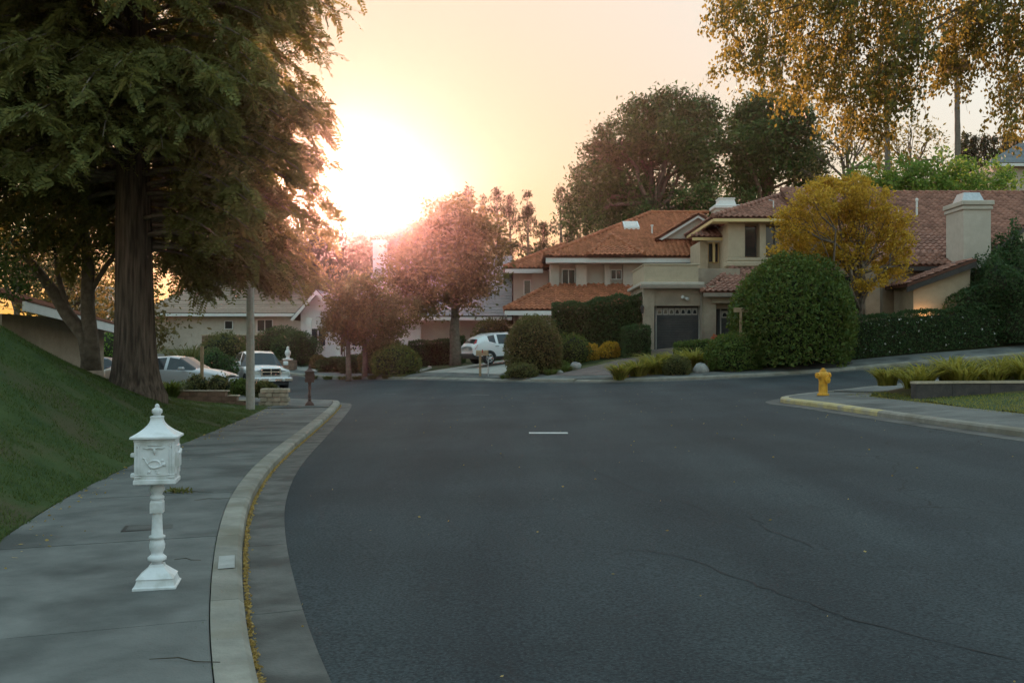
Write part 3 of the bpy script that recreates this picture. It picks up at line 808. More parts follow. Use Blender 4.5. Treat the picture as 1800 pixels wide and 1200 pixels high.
def far_back_tree(px, py, Y, w, h, label, lm='lf_oak', n=5000, leaf=.30, group="trees behind the left bank"):
    g = on_ground(px, Y); t = P(px, py, Y).z
    bl = []
    for k in range(8):
        a = rng.uniform(0, 6.283); f = rng.uniform(.2, .8)
        bl.append(((g[0] + math.cos(a) * w * f * .7, Y + math.sin(a) * w * f * .7, t - h * rng.uniform(.15, .75)), (w * .5, w * .5, h * .24)))
    bl.append(((g[0], Y, t - h * .25), (w * .55, w * .55, h * .25)))
    return tree("leafy_tree", label, g, t - h * .3, .22, bl, n, leaf, M and lm, group=group, clump=.5, per=40)
far_back_tree(30, 330, 58, 4.5, 9, "golden leafy tree showing through the gaps at the left edge", n=5500)
far_back_tree(120, 420, 66, 4.6, 8, "golden tree behind the two leaning grey trunks", n=5000)
far_back_tree(215, 450, 60, 3.2, 7, "golden tree partly hidden by the redwood trunk", n=3500)
far_back_tree(470, 380, 84, 4.5, 10, "leafy tree behind the redwood's right side, above the tan garden wall", n=5000)
far_back_tree(390, 430, 90, 4.5, 9, "leafy tree behind the tan house, left of the lamp post", n=4500)
far_back_tree(590, 470, 95, 4.0, 7, "low tree in the glare behind the white gabled house", n=4000)

for k, (px, py, lab) in enumerate([(500, 405, "far tree added to shade the road, first from the left of eight"), (540, 398, "far tree added to shade the road, second from the left of eight"), (580, 402, "far tree added to shade the road, third from the left of eight"), (617, 408, "far tree added to shade the road, fourth from the left of eight"),
        (652, 403, "far tree added to shade the road, fifth from the left of eight"), (690, 404, "far tree added to shade the road, sixth from the left of eight"), (728, 398, "far tree added to shade the road, seventh from the left of eight"), (765, 392, "far tree added to shade the road, eighth from the left of eight")]):
    Y = 121 + (k % 3) * 2; g = on_ground(px, Y); zt = P(px, py, Y).z; bl = []  # tree row added below the sun to keep direct light off the near road
    for j in range(5):
        for dx in (-1.2, 1.2): bl.append(((g[0] + dx + rng.normal() * .3, Y + rng.normal() * .5, zt - 1.3 - j * 2.3), (1.7, 1.7, 1.5)))
    bl.append(((g[0], Y, zt - .9), (1.4, 1.4, .9)))
    tree("added_shade_tree", lab, g, zt - 1.5, .25, bl, 7500, .5, 'lf_cypress', group="far trees added to shade the road", clump=.45, per=30, shell=.2, aspect=.7)

# tree with drooping foliage at the white house, autumn coloured
g = on_ground(800, 58)
bl = [B(p_, y_, Y_, r_, r_, r_ * .85) for p_, y_, Y_, r_ in [
    (760, 440, 58, 1.9), (800, 410, 58.5, 2.0), (840, 430, 58, 1.7), (720, 470, 57.5, 1.6), (850, 480, 58, 1.4), (770, 490, 57, 1.6), (815, 480, 57.5, 1.6), (740, 520, 57, 1.1), (705, 505, 58, 1.1),
    (790, 385, 59, 1.5), (835, 520, 57.5, 1.0), (765, 535, 57, .8), (825, 395, 59, 1.2)]]
tree("weeping_tree", "large autumn coloured tree with drooping foliage left of the white car", g, P(800, 400, 58).z, .34, bl, 24000, .24, 'lf_oak', clump=.34, per=40, split=.35)

# round topped double tree in front of the white house
def round_pair():
    for k, (tp, lab, c, rr) in enumerate([((612, 656), "left one of the round-headed garden trees before the white house", [(606, 545), (630, 522), (622, 560), (600, 572), (640, 560)], (1.15, 1.15)),
                                     ((641, 648), "right one of the round-headed garden trees before the white house", [(665, 550), (645, 515), (685, 560), (672, 585), (650, 580), (700, 548)], (1.35, 1.2))]):
        Y = 54.5 + k * .8; x, y = (tp[0] - 900) / F * Y, Y
        base = (x, y, H(x, y) + .1)
        bl = [B(a, b_, Y, rr[0], rr[0], rr[1]) for a, b_ in c]
        tree("garden_tree", lab, base, P(tp[0], 540, Y).z, .15, bl, 14000, .17, 'lf_oak' if k == 0 else 'lf_olive', group="round-headed trees before the white house", clump=.22, per=36, split=.55, shell=.45)
round_pair()

# row of dark conifers on the skyline
def conifer(px, top, Y, w, label, group="dark conifers on the skyline", n=2600, lm='lf_cypress', bare=0.0, leaf=.34, bottom=500):
    x = (px - 900) / F * Y; zt = P(px, top, Y).z; zb = max(H(x, Y), P(px, bottom, Y).z - 2); g = (x, Y, H(x, Y))
    root = empty("conifer_tree", g); tag(root, label, "tree", group)
    Hh = zt - g[2]
    mb = MB(); mb.tube([(0, 0, -.3), (0.1, 0, Hh * .5), (0, 0, Hh)], [.28, .17, .03], 7)
    pts = []
    lo = (zb - g[2]) / Hh
    m_ = int(n / 26)
    for _ in range(m_):
        t = lo + (1 - lo) * rng.random() ** .85
        if rng.random() < bare: continue
        a = rng.uniform(0, 6.283); rad = w * (1 - t) ** .62 * (1.05 if t < .9 else .8) * rng.uniform(.35, 1) * (1 + .25 * math.sin(t * 31 + px))
        c = np.array([math.cos(a) * rad, math.sin(a) * rad, t * Hh + .15 * rad])
        mb.tube([(0, 0, t * Hh - .3 * rad), c], [.04, .012], 4, False)
        pts.append(c + rng.normal(size=(26, 3)) * np.array([.30, .30, .24]) * (.75 + .35 * (1 - t)))
    mb.build("trunk", M['bark'], root, True)
    pts = np.concatenate(pts)
    leaves_at("crown", pts, leaf, M[lm], root, .35, dirs=np.tile([0, 0, .55], (len(pts), 1)))
for px, top, Y, w, bare, lab in [
    (705, 378, 110, 1.7, .1, "small pointed conifer nearest the sun glare"),
    (735, 395, 118, 2.6, .0, "low conifer between the pointed one and the twin-topped pair"),
    (782, 360, 112, 2.4, .0, "left of the twin-topped conifers behind the weeping tree"),
    (793, 356, 114, 2.0, .0, "right of the twin-topped conifers behind the weeping tree"),
    (822, 326, 108, 2.9, .1, "tallest pointed conifer behind the weeping tree"),
    (850, 342, 112, 2.2, .45, "thin see-through conifer just right of the tallest one"),
    (873, 331, 110, 2.5, .15, "slim dark conifer third from the big pine"),
    (896, 344, 112, 2.6, .1, "broad dark conifer left of the flame-shaped one"),
    (927, 338, 109, 2.4, .0, "flame-shaped dark conifer above the left eave of the red-roofed house"),
    (955, 388, 112, 2.2, .1, "short conifer in the gap beside the big pine"),
    (985, 330, 106, 2.3, .5, "thin sparse conifer touching the left edge of the big pine"),
    (1005, 395, 104, 2.6, .1, "low conifer under the left side of the big pine")]:
    conifer(px, top, Y, w, lab, bare=bare)

# big round-headed pines behind the houses
def pine(label, base_px, Y, blobs, n, r0=.45, lm='lf_pine'):
    g = on_ground(base_px, Y); top = max(b[0][2] for b in blobs)
    return tree("pine_tree", label, g, top - 2.5, r0, blobs, n, .36, lm, group="round-headed pines behind the houses", clump=.46, per=34, shell=.5, aspect=.36, split=.42, twigs=3)
def crown_blobs(outline, Y, r, inner=3):
    """Foliage masses along a surveyed crown outline and inside it."""
    out = []
    for px, py, k in outline: out.append(B(px, py, Y + rng.uniform(-2.5, 2.5), r * k, r * k * 1.1, r * k * .72))
    return out
pine("largest round-headed pine, behind the red-roofed house", 1150, 86, crown_blobs(
    [(1180, 190, 1), (1130, 205, 1), (1225, 205, 1), (1090, 245, 1), (1235, 250, .9), (1060, 275, .9), (1175, 245, 1.1), (1130, 275, 1), (1215, 280, 1), (1045, 320, 1), (1240, 310, .8), (1100, 325, 1), (1160, 330, .8),
     (1030, 355, .9), (1070, 365, 1), (1225, 345, .8), (1130, 375, .8), (1025, 385, .8), (1190, 380, .7), (1100, 395, .8), (1235, 370, .7)], 86, 2.2), 64000)
pine("smaller round-headed pine, right of the largest, behind the tan house", 1345, 88, crown_blobs(
    [(1340, 195, 1), (1312, 215, .85), (1385, 210, 1), (1305, 250, .8), (1345, 245, 1), (1400, 250, .9), (1315, 285, .9), (1415, 290, .8), (1365, 290, .8), (1305, 320, .7), (1330, 340, .6), (1420, 320, .7), (1300, 355, .6)], 88, 2.2), 38000)

def open_tree(px, top, Y, label):
    g = on_ground(px, Y)
    bl = [B(px + dx, top + dy, Y, 1.4, 1.4, 1.0) for dx, dy in [(-35, 40), (0, 10), (35, 30), (-55, 80), (55, 70), (15, 60), (-15, 75), (70, 100), (-70, 110)]]
    tree("open_crowned_tree", label, g, P(px, top + 30, Y).z, .26, bl, 1900, .30, 'lf_olive', clump=.5, per=20, twigs=5, split=.6)
open_tree(1490, 195, 84, "thin-leaved tree with bare branching limbs right of the pines")
open_tree(1600, 215, 90, "thin-leaved tree between the two palm trunks")

# bright green mass behind the tan house, single trees
for k, (px, py, Y, lab) in enumerate([(1530, 300, 72, "bright green tree behind the roof, leftmost of four"), (1600, 285, 71, "bright green tree behind the roof, second from left of four"),
                               (1665, 282, 72, "bright green tree behind the roof, third from left of four"), (1735, 300, 73, "bright green tree behind the roof, rightmost of four")]):
    g = on_ground(px, Y)
    bl = [B(px + dx, py + dy, Y, 1.5, 1.6, 1.1) for dx, dy in [(0, 8), (-30, 28), (30, 25), (0, 45), (-45, 50), (45, 52), (20, 70), (-20, 72)]]
    tree("green_tree", lab, g, P(px, py + 20, Y).z, .2, bl, 4200, .30, 'lf_lime', group="bright green trees behind the tan house", clump=.35, per=36)
for k, px in enumerate([1695, 1712, 1730, 1748, 1768, 1788]):
    conifer(px, 236 + (k * 7) % 13, 92, 1.6, "dark narrow cypress by the blue-grey roof, number %s from the left of six" % ["one", "two", "three", "four", "five", "six"][k], "dark cypresses at the upper right", n=1500, bottom=300)

def palm(px, top, Y, label, skirt=True):
    g = on_ground(px, Y); t = P(px, top, Y).z - g[2]
    root = empty("fan_palm", g); tag(root, label, "palm", "tall fan palms behind the tan house")
    mb = MB(); k = 26
    mb.tube([(0.15 * math.sin(i_ * .12), 0, -.3 + (t + .3) * i_ / k) for i_ in range(k + 1)], [.30 - .006 * i_ + (.015 if i_ % 2 else 0) for i_ in range(k + 1)], 9)
    mb.build("trunk", M['palmbark'], root, True)
    def fans(name, n_, e0, e1, m_, L):
        VV, Q = [], []
        for _ in range(n_):
            a = rng.uniform(0, 6.283); e = rng.uniform(e0, e1); d = np.array([math.cos(a) * math.cos(e), math.sin(a) * math.cos(e), math.sin(e)])
            o = np.array([0.3 * math.sin(k * .12) * .5, 0, t]); s = np.cross(d, [0, 0, 1]); s /= np.linalg.norm(s); u = np.cross(s, d); c = o + d * L * .5
            for w in np.linspace(-1.25, 1.25, 15):
                f = d * math.cos(w) + s * math.sin(w); f = f + np.array([0, 0, -.22]); tip = c + f * L * rng.uniform(.45, .62)
                b0 = len(VV); VV += [c - u * .01 + s * .03, c + f * L * .3 + u * .05, tip, c + f * L * .3 - u * .05]; Q.append((b0, b0 + 1, b0 + 2, b0 + 3))
            b0 = len(VV); VV += [o - s * .03, o + s * .03, c + s * .02, c - s * .02]; Q.append((b0, b0 + 1, b0 + 2, b0 + 3))
        link(name, quadmesh(name, VV, Q), M[m_], root)
    fans("fronds", 30, -.5, 1.3, 'lf_olive', 2.0)
    if skirt: fans("dead_frond_skirt", 26, -1.45, -.9, 'lf_dry', 1.7)
palm(1680, 88, 74, "tall fan palm with its head visible at the upper right")
palm(1557, 140, 74, "tall fan palm whose head is hidden by the hanging golden branches")

# street tree whose branches hang into the picture at the upper right (it stands right of the frame)
def hanging_tree():
    base = (15.2, 20.0, H(15.2, 20.0) + .1)
    root = empty("street_tree", base); tag(root, "street tree hanging golden leafed branches into the upper right corner", "tree")
    B0 = np.array(base); q = lambda px, py, Y: np.array(P(px, py, Y)) - B0
    mb = MB(); top = np.array([-.6, 0, 8.0])
    mb.tube(bend((0, 0, -.3), top, 7, wob=.02), np.linspace(.30, .17, 7), 12)
    mb.tube(bend(top, (-1.2, .4, 13), 5, wob=.04), np.linspace(.16, .03, 5), 8)
    specs = [((1300, 40, 19.5), .09), ((1420, 60, 20), .08), ((1500, 120, 20.5), .08), ((1590, 90, 19.5), .07), ((1400, -120, 20), .09), ((1700, -60, 19.5), .08), ((1790, 130, 19.5), .07), ((1560, -200, 21), .09), ((1850, 0, 20), .08)]
    for (a, b_, c), r in specs:
        st = top * rng.uniform(.8, 1.0) + np.array([-.2, 0, rng.uniform(0, 2)])
        e = q(a, b_, c); pth = bend(st, e, 7, sag=.14, wob=.04); mb.tube(pth, np.linspace(r, .012, 7), 7)
        for _ in range(5):
            s0 = pth[rng.integers(3, 7)]; mb.tube(bend(s0, s0 + np.array([rng.normal() * .7, rng.normal() * .6, -rng.uniform(.3, 1.3)]), 5, wob=.05), np.linspace(.014, .004, 5), 4)
    mb.build("trunk", M['bark'], root, True)
    bl = []
    for a, b_, r in [(1290, 20, .55), (1330, 60, .7), (1390, 30, .8), (1420, 100, .75), (1480, 60, .9), (1500, 150, .65), (1550, 110, .8), (1560, 30, .9), (1610, 70, .65), (1455, 130, .6), (1350, 110, .45), (1530, 190, .38),
                     (1590, 160, .45), (1440, -40, 1.0), (1320, -50, .8), (1540, -60, 1.1), (1640, -30, .9), (1720, -10, .8), (1700, 30, .4), (1780, 40, .7), (1790, 110, .55), (1770, 160, .4), (1800, 190, .42), (1850, 120, .8), (1880, 30, 1.0),
                     (1660, 90, .35), (1690, 60, .5), (1720, 100, .3), (1680, 130, .3), (1400, 160, .3), (1290, 95, .28), (1250, -5, .3), (1760, -90, 1.2), (1620, -130, 1.3), (1480, -150, 1.3), (1350, -140, 1.1), (1900, -80, 1.4), (1550, 230, .2), (1485, 200, .25)]:
        bl.append((q(a, b_, 20 + rng.uniform(-1.2, 1.2)), (r, r * 1.3, r)))
    tw = MB(); pts = []
    for c, r in bl:
        for _ in range(max(4, int(52 * r[0] ** 2.2 + 6))):
            d = rng.normal(size=3); d /= np.linalg.norm(d); o = np.array(c) + d * np.array(r) * rng.uniform(.2, 1.0)
            L = rng.uniform(.35, .8); e = o + np.array([rng.normal() * .22, rng.normal() * .22, -L]); pth = bend(o + np.array([.1, 0, .15]), e, 5, wob=.06)
            tw.tube(pth, np.linspace(.007, .002, 5), 4, False)
            m_ = int(rng.integers(22, 60)); t = rng.random(m_) ** .8; f = t * 4; i_ = np.minimum(3, f.astype(int))
            base_ = pth[i_] + (pth[i_ + 1] - pth[i_]) * (f - i_)[:, None]
            pts.append(base_ + rng.normal(size=(m_, 3)) * np.array([.075, .075, .05]))
    tw.build("twigs", M['bark'], root)
    pts = np.concatenate(pts)
    leaves_at("crown", pts, .088, M['lf_street'], root, .6, dirs=np.tile([0, 0, -.8], (len(pts), 1)))
hanging_tree()

# golden tree in front of the tan house
g = on_ground(1512, 44.5)
bl = [B(a, b_, 44.5 + rng.uniform(-1.2, 1.2), r, r, r * .85) for a, b_, r in [
    (1480, 345, 1.15), (1430, 355, 1.0), (1530, 350, 1.0), (1395, 395, .95), (1460, 395, 1.1), (1520, 400, 1.1), (1565, 390, .9), (1385, 440, .8), (1430, 440, 1.0), (1490, 445, .9), (1545, 445, .9), (1580, 430, .7), (1415, 480, .7), (1565, 480, .65), (1530, 490, .6), (1450, 330, .6), (1500, 322, .6), (1590, 465, .35)]]
tree("golden_tree", "round golden yellow tree in front of the tan house", g, P(1490, 370, 44.5).z, .16, bl, 32000, .14, 'lf_gold', clump=.15, per=46, split=.3, twigs=3, shell=.5)

# ------------------------------------------------------------------ shrubs, hedges and plants
gp = lambda px, Y, dz=.08: on_ground(px, Y, dz)
def size_at(px0, px1, Y): return (px1 - px0) / F * Y / 2
g = gp(1395, 43.6); shrub("round_shrub", "huge clipped egg-shaped shrub in front of the tan house", g, (size_at(1290, 1502, 43.6), 2.4, P(0, 447, 43.6).z - g[2]), 30000, .15, 'lf_bush', rough=.08)
bh = hedge("boxed_hedge", "long dark boxed hedge along the right pavement", (10.0, 43.5), (31, 47.6), 1.1, 1.8, 42000, .11, 'lf_hedge')
q = rng.random((170, 3)); ab = np.array([21.0, 4.1]); nb = np.array([4.1, -21.0]) / math.hypot(21, 4.1)
bp_ = q[:, :1] * ab + nb * .60; leaves_at("blossoms", np.c_[bp_, HN(bp_ + np.array([10.0, 43.5])) - H(10.0, 43.5) + .15 + 1.5 * q[:, 1]], .09, M['petal'], bh, .9)
g = gp(1292, 43.2); shrub("flank_shrub", "low green shrub at the left foot of the huge egg-shaped shrub", g, (1.25, 1.1, 1.65), 8000, .11, 'lf_bush')
g = gp(1266, 44.6); shrub("red_tipped_shrub", "small red-tipped shrub left of the huge egg-shaped shrub", g, (.5, .5, 1.3), 2500, .11, 'lf_red', rough=.3)
hedge("low_hedge", "small clipped light green hedge before the second garage door", (7.9, 47.8), (9.7, 48.2), .8, .8, 4000, .09, 'lf_bush')
g = gp(1755, 46.5); shrub("corner_shrub", "tall dark loose shrub beside the tan chimney", g, (size_at(1678, 1835, 46.5), 1.8, P(0, 455, 46.5).z - g[2]), 16000, .15, 'lf_hedge', rough=.2)
g = gp(1782, 47.5); shrub("peaked_shrub", "upper peak of dark foliage right of the tan chimney", g, (1.2, 1.0, P(0, 408, 47.5).z - g[2]), 8000, .15, 'lf_hedge', rough=.25)
for k, (px, Y, r, h_, lab) in enumerate([(1092, 42.6, .62, .85, "yellow-green strap-leaved clump at the very tip of the planting"), (1122, 43.0, .70, .95, "second yellow-green strap-leaved clump from the driveway"),
        (1155, 43.4, .72, 1.0, "third yellow-green strap-leaved clump from the driveway"), (1185, 44.4, .75, 1.1, "strap-leaved clump behind the small round ball shrub"), (1220, 45.0, .8, 1.15, "strap-leaved clump behind the pale boulder"), (1150, 45.0, .7, 1.0, "rear strap-leaved clump nearest the double garage door")]):
    strap_plant("strap_leaved_plant", lab, gp(px, Y), r * .9, 200, h_ * 1.45, 'lf_lily', "strap-leaved clumps by the brown driveway", lean=1.0, width=.09)
g = gp(1190, 42.6); shrub("ball_shrub", "small round ball shrub at the pavement edge, left of the pale boulder", g, (.62, .6, .85), 3200, .08, 'lf_olive')
g = gp(890 + 48, 48.2); shrub("rounded_shrub", "large rounded olive shrub right of the white car", g, (size_at(888, 990, 48.2), 1.3, P(0, 553, 48.2).z - g[2]), 12000, .11, 'lf_olive', rough=.05)
hedge("tall_hedge", "tall dark hedge left of the double garage", (2.2, 53.2), (7.0, 52.6), 1.5, P(0, 531, 53).z - H(4.5, 53), 28000, .13, 'lf_hedge')
hedge("block_shrub", "dark square clipped shrub against the garage pillar", (5.6, 50.2), (6.9, 50.3), 1.1, 1.5, 5500, .09, 'lf_hedge', cat="shrub")
for k, (px, Y, a, h_, lm, lab) in enumerate([(918, 46.4, .75, .72, 'lf_olive', "low mounded shrub at the foot of the large rounded olive shrub"), (1008, 50.6, .9, 1.55, 'lf_bush', "green shrub between the large rounded shrub and the tall hedge"), (1035, 51.0, .55, .9, 'lf_gold', "small golden shrub under the tall hedge, left one"),
        (1072, 51.0, .55, .85, 'lf_gold', "small golden shrub under the tall hedge, right one"), (975, 48.6, .7, .6, 'lf_bush', "low green ground cover mound left of the brown driveway")]):
    g = gp(px, Y); shrub("mounded_shrub", lab, g, (a, a, h_), 3000, .09, lm)
for k, (px, Y, lab) in enumerate([(968, 46.6, "strap-leaved tuft at the pavement right of the mounded shrub"), (995, 47.6, "strap-leaved tuft beside the brown driveway's left edge"), (886, 46.9, "small tuft of leaves at the right driveway corner")]):
    strap_plant("leaf_tuft", lab, gp(px, Y), .42 if k < 2 else .25, 190, .6 if k < 2 else .35, 'lf_bush', "leaf tufts below the olive shrub")
# right corner island
for k in range(24):
    x = 10.75 + (k % 8) * 1.12 + (.5 if k // 8 == 1 else 0) + random.uniform(-.2, .2); y = 26.45 + (k // 8) * .85 + .15 * (k % 8) + random.uniform(-.12, .12)
    pos = ["first", "second", "third", "fourth", "fifth", "sixth", "seventh", "eighth"][k % 8]
    strap_plant("corner_lily", "yellow-green lily clump behind the low wall, %s from the left in the %s row" % (pos, ["front", "middle", "back"][k // 8]), (x, y, H(x, y) + .34), random.uniform(.42, .62), 150, random.uniform(.8, 1.25), 'lf_lily', "lily clumps in the corner bed", lean=random.uniform(.8, 1.15), width=.07)
mx_, my_ = np.meshgrid(np.linspace(0, 1, 30), np.linspace(0, 1, 12)); bx_ = 10.55 + 9.8 * mx_; by_ = 25.75 + .10 * np.sin(3 * mx_) + 3.1 * my_ + .9 * mx_ * my_
pb = np.stack([bx_.ravel(), by_.ravel()], 1); hb = .30 * (np.sin(np.pi * np.clip(my_, 0, 1)) ** .35 * np.clip(mx_ * 7, 0, 1)).ravel(); ib = np.arange(360).reshape(12, 30)
tag(link("planting_mound", quadmesh("planting_mound", np.c_[pb, HN(pb) + .10 + hb], np.stack([ib[:-1, :-1], ib[:-1, 1:], ib[1:, 1:], ib[1:, :-1]], -1).reshape(-1, 4)), M['soil'], smooth=True), kind="structure")
n = 26000
gx = 9.2 + 8 * rng.random(n); gy = 15 + 15 * rng.random(n)
pc = np.c_[gx, gy]; okk = (~inside_np(pc, road_poly)) & (seg_dist(pc, [right_curb]) > 1.7)
tag(blades("corner_grass", np.c_[pc[okk], HN(pc[okk]) + .112], .06, .014, .9, M['lf_lily'], seg=1), "short sunlit grass on the corner beside the low wall", "grass", kind="stuff")
# left garden behind the steps
for k, (px, Y, a, h_, lm, lab) in enumerate([(462, 34.6, .42, .55, 'lf_olive', "trailing shrub spilling over the stone planter by the lamp post"), (425, 35.0, .4, .6, 'lf_bush', "small dark shrub left of the lamp post"), (385, 35.3, .45, .75, 'lf_olive', "thin rose shrub before the silver car"),
        (345, 35.3, .4, .75, 'lf_olive', "thin flowering shrub before the silver car's door"), (378, 47.0, 1.0, 1.9, 'lf_hedge', "dark rounded shrub behind the silver car"), (395, 62.0, 1.6, 2.0, 'lf_olive', "shrub before the tan garden wall"), (195, 55, 2.0, 2.6, 'lf_lime', "green shrub left of the redwood trunk, far behind")]):
    x, y = (px - 900) / F * Y, Y
    shrub("garden_shrub", lab, (x, y, H(x, y) + (.32 if k < 4 else .08)), (a, a, h_), 900 if k in (2, 3) else 3200, .08 if k < 4 else .13, lm, rough=.2)
strap_plant("small_palm", "spiky green palm right of the redwood trunk", ((300 - 900) / F * 32, 32, bank_z((300 - 900) / F * 32, 32) - .05), .25, 260, 1.15, 'lf_bush', width=.05, lean=.9, cat="palm")
strap_plant("feathery_palm", "feathery palm in front of the tan house, left of the lamp post", ((335 - 900) / F * 52, 52, H((335 - 900) / F * 52, 52)), .5, 420, 3.0, 'lf_olive', width=.10, lean=.7, cat="palm")
# gardens of the white house
for k, (px, Y, a, b_, h_, lm, lab) in enumerate([(695, 54.5, 1.35, 1.2, 1.75, 'lf_bush', "large rounded shrub right of the round-headed trees"), (680, 56.5, 1.5, 1.3, 2.0, 'lf_olive', "rounded shrub just behind the large rounded one"), (520, 64, 1.6, 1.5, 2.3, 'lf_hedge', "dark shrub left of the white porch"), (495, 66, 1.7, 1.5, 2.5, 'lf_hedge', "second dark shrub left of the white porch"),
        (560, 62, .6, .5, .9, 'lf_olive', "small shrub below the porch column"), (593, 60, 1.3, .5, .95, 'lf_hedge', "low clipped shrub under the porch, left of the tree stems"), (630, 58.5, 1.2, .5, 1.15, 'lf_hedge', "low clipped shrub between the two tree stems"), (870, 62, 1.5, 1.4, 2.6, 'lf_olive', "loose bush between the weeping tree and the red-roofed house")]):
    g = gp(px, Y); shrub("house_shrub", lab, g, (a, b_, h_), 4200, .13, lm, rough=.08)
hedge("slope_hedge", "long clipped hedge on the slope left of the white car", (-6.2, 60.5), (-2.9, 60.0), 1.1, 1.5, 8000, .13, 'lf_hedge')
for k in range(7):
    px = 535 + k * 26; Y = 56.5 - k * .55
    strap_plant("border_plant", "low border plant along the far pavement, %s from the left of seven" % ["first", "second", "third", "fourth", "fifth", "sixth", "seventh"][k], gp(px + 15, Y), .45, 170, .35, 'lf_olive', "border plants along the far pavement")

# ------------------------------------------------------------------ driveways and paths
def drape(parent, name, A, Bp, m, dz=.15, rows=3, cols=4, nseg=4):
    """Paved strip between two ground lines A and Bp, split into slabs lying on the slope."""
    A, Bp = np.array(A, float), np.array(Bp, float)
    def at(u, v):
        a = np.array([np.interp(v, np.linspace(0, 1, len(A)), A[:, i_]) for i_ in (0, 1)]); b = np.array([np.interp(v, np.linspace(0, 1, len(Bp)), Bp[:, i_]) for i_ in (0, 1)])
        return a + (b - a) * u
    e = .004
    for r in range(rows):
        for c in range(cols):
            pts = []
            for j in range(nseg + 1):
                for i_ in range(nseg + 1):
                    pts.append(at((c + e * 3 + (1 - 6 * e) * i_ / nseg) / cols, (r + e * 3 + (1 - 6 * e) * j / nseg) / rows))
            pts = np.array(pts); zz_ = HN(pts) + dz; k = nseg + 1; i0 = np.arange(k * k).reshape(k, k)
            Q_ = np.stack([i0[:-1, :-1], i0[:-1, 1:], i0[1:, 1:], i0[1:, :-1]], -1).reshape(-1, 4)
            ring = list(i0[0, :]) + list(i0[1:, -1]) + list(i0[-1, -2::-1]) + list(i0[-2:0:-1, 0]); n0 = k * k
            V_ = [tuple(p) for p in np.c_[pts, zz_]] + [(pts[q][0], pts[q][1], zz_[q] - .1) for q in ring]
            Fs = [tuple(q) for q in Q_] + [(ring[q], n0 + q, n0 + (q + 1) % len(ring), ring[(q + 1) % len(ring)]) for q in range(len(ring))]
            link(name, polymesh(name, V_, Fs), m, parent)
dr = setting("driveway_pale")
drape(dr, "paving_slab", [(-5.0, 54.4), (-3.0, 55.6), (0.5, 58.5), (3, 61)], [(-.6, 48.6), (1.2, 51.2), (4, 54.5), (6, 57)], M['driveway'], rows=4, cols=3)
dr = setting("driveway_brown")
drape(dr, "paving_slab", [(1.6, 46.1), (3.4, 48.0), (6.0, 50.2), (7.2, 51.5)], [(4.7, 43.9), (6.6, 46.5), (9.3, 50.2), (10.2, 51.5)], M['darkdrive'], rows=3, cols=2)
dr = setting("garden_path")
drape(dr, "paving_slab", [(-15.6, 61.8), (-14.2, 64.2), (-12.9, 65.9)], [(-11.9, 60.3), (-11.0, 62.2), (-11.5, 65.5)], M['driveway'], rows=3, cols=2)
# curved kerb edging round the bed of the white house
mb = MB(); pth = []
for a in np.linspace(-.2, 2.0, 14):
    x = -6.6 + 1.9 * math.sin(a) ; y = 54.2 + 1.6 * (1 - math.cos(a)) + 1.0 * a; pth.append((x, y, H(x, y) + .14))
mb.tube(pth, .09, 6); tag(mb.build("garden_edging", M['driveway'], None, True), "pale curved edging round the shrub bed left of the pale driveway", "edging")
# lawns of the far gardens
def lawn_patch(poly, name="lawn"):
    poly = np.array(poly, float); x0, y0 = poly.min(0); x1, y1 = poly.max(0)
    p_, q_ = grid(np.arange(x0, x1 + .3, .3), np.arange(y0, y1 + .3, .3)); kk = inside_np(p_, poly); q_ = q_[kk[q_].all(1)]
    tag(link(name, quadmesh(name, np.c_[p_, HN(p_) + .115], q_), M['lawn'], smooth=True), kind="structure")
lawn_patch([(-5.3, 56), (-3.2, 56.2), (.3, 59), (-2, 61), (-6, 60)])
lawn_patch([(9.7, 28.4), (9.95, 25), (10.6, 18), (11.6, 12), (26, 10), (26, 34), (16, 31.0), (12, 29.6)])
lawn_patch([(2.4, 48.4), (5.8, 51), (3.4, 52.2), (1.6, 50)])
lawn_patch([(-20, 65), (-15.8, 62.6), (-14.4, 65), (-16, 67), (-19, 67)])

# ------------------------------------------------------------------ houses
TW, TL = .30, .37
def tile_template():
    V, Fc = [], []
    xs_ = np.linspace(0, 1, 7) * TW; prof = [0.0, .045, .072, .062, .022, .004, .006]
    for yy, lift in ((-.03, .05), (TL + .02, -.006)):
        V += [(x - TW / 2, yy, p_ + lift + .012) for x, p_ in zip(xs_, prof)]
    for i_ in range(6): Fc.append((i_, i_ + 1, 7 + i_ + 1, 7 + i_))
    b0 = len(V); V += [(x - TW / 2, -.03, p_ + .012) for x, p_ in zip(xs_, prof)]
    for i_ in range(6): Fc.append((b0 + i_, b0 + i_ + 1, i_ + 1, i_))
    return V, Fc
TV, TF = tile_template()
TVN, TFN = np.array(TV), np.array(TF)

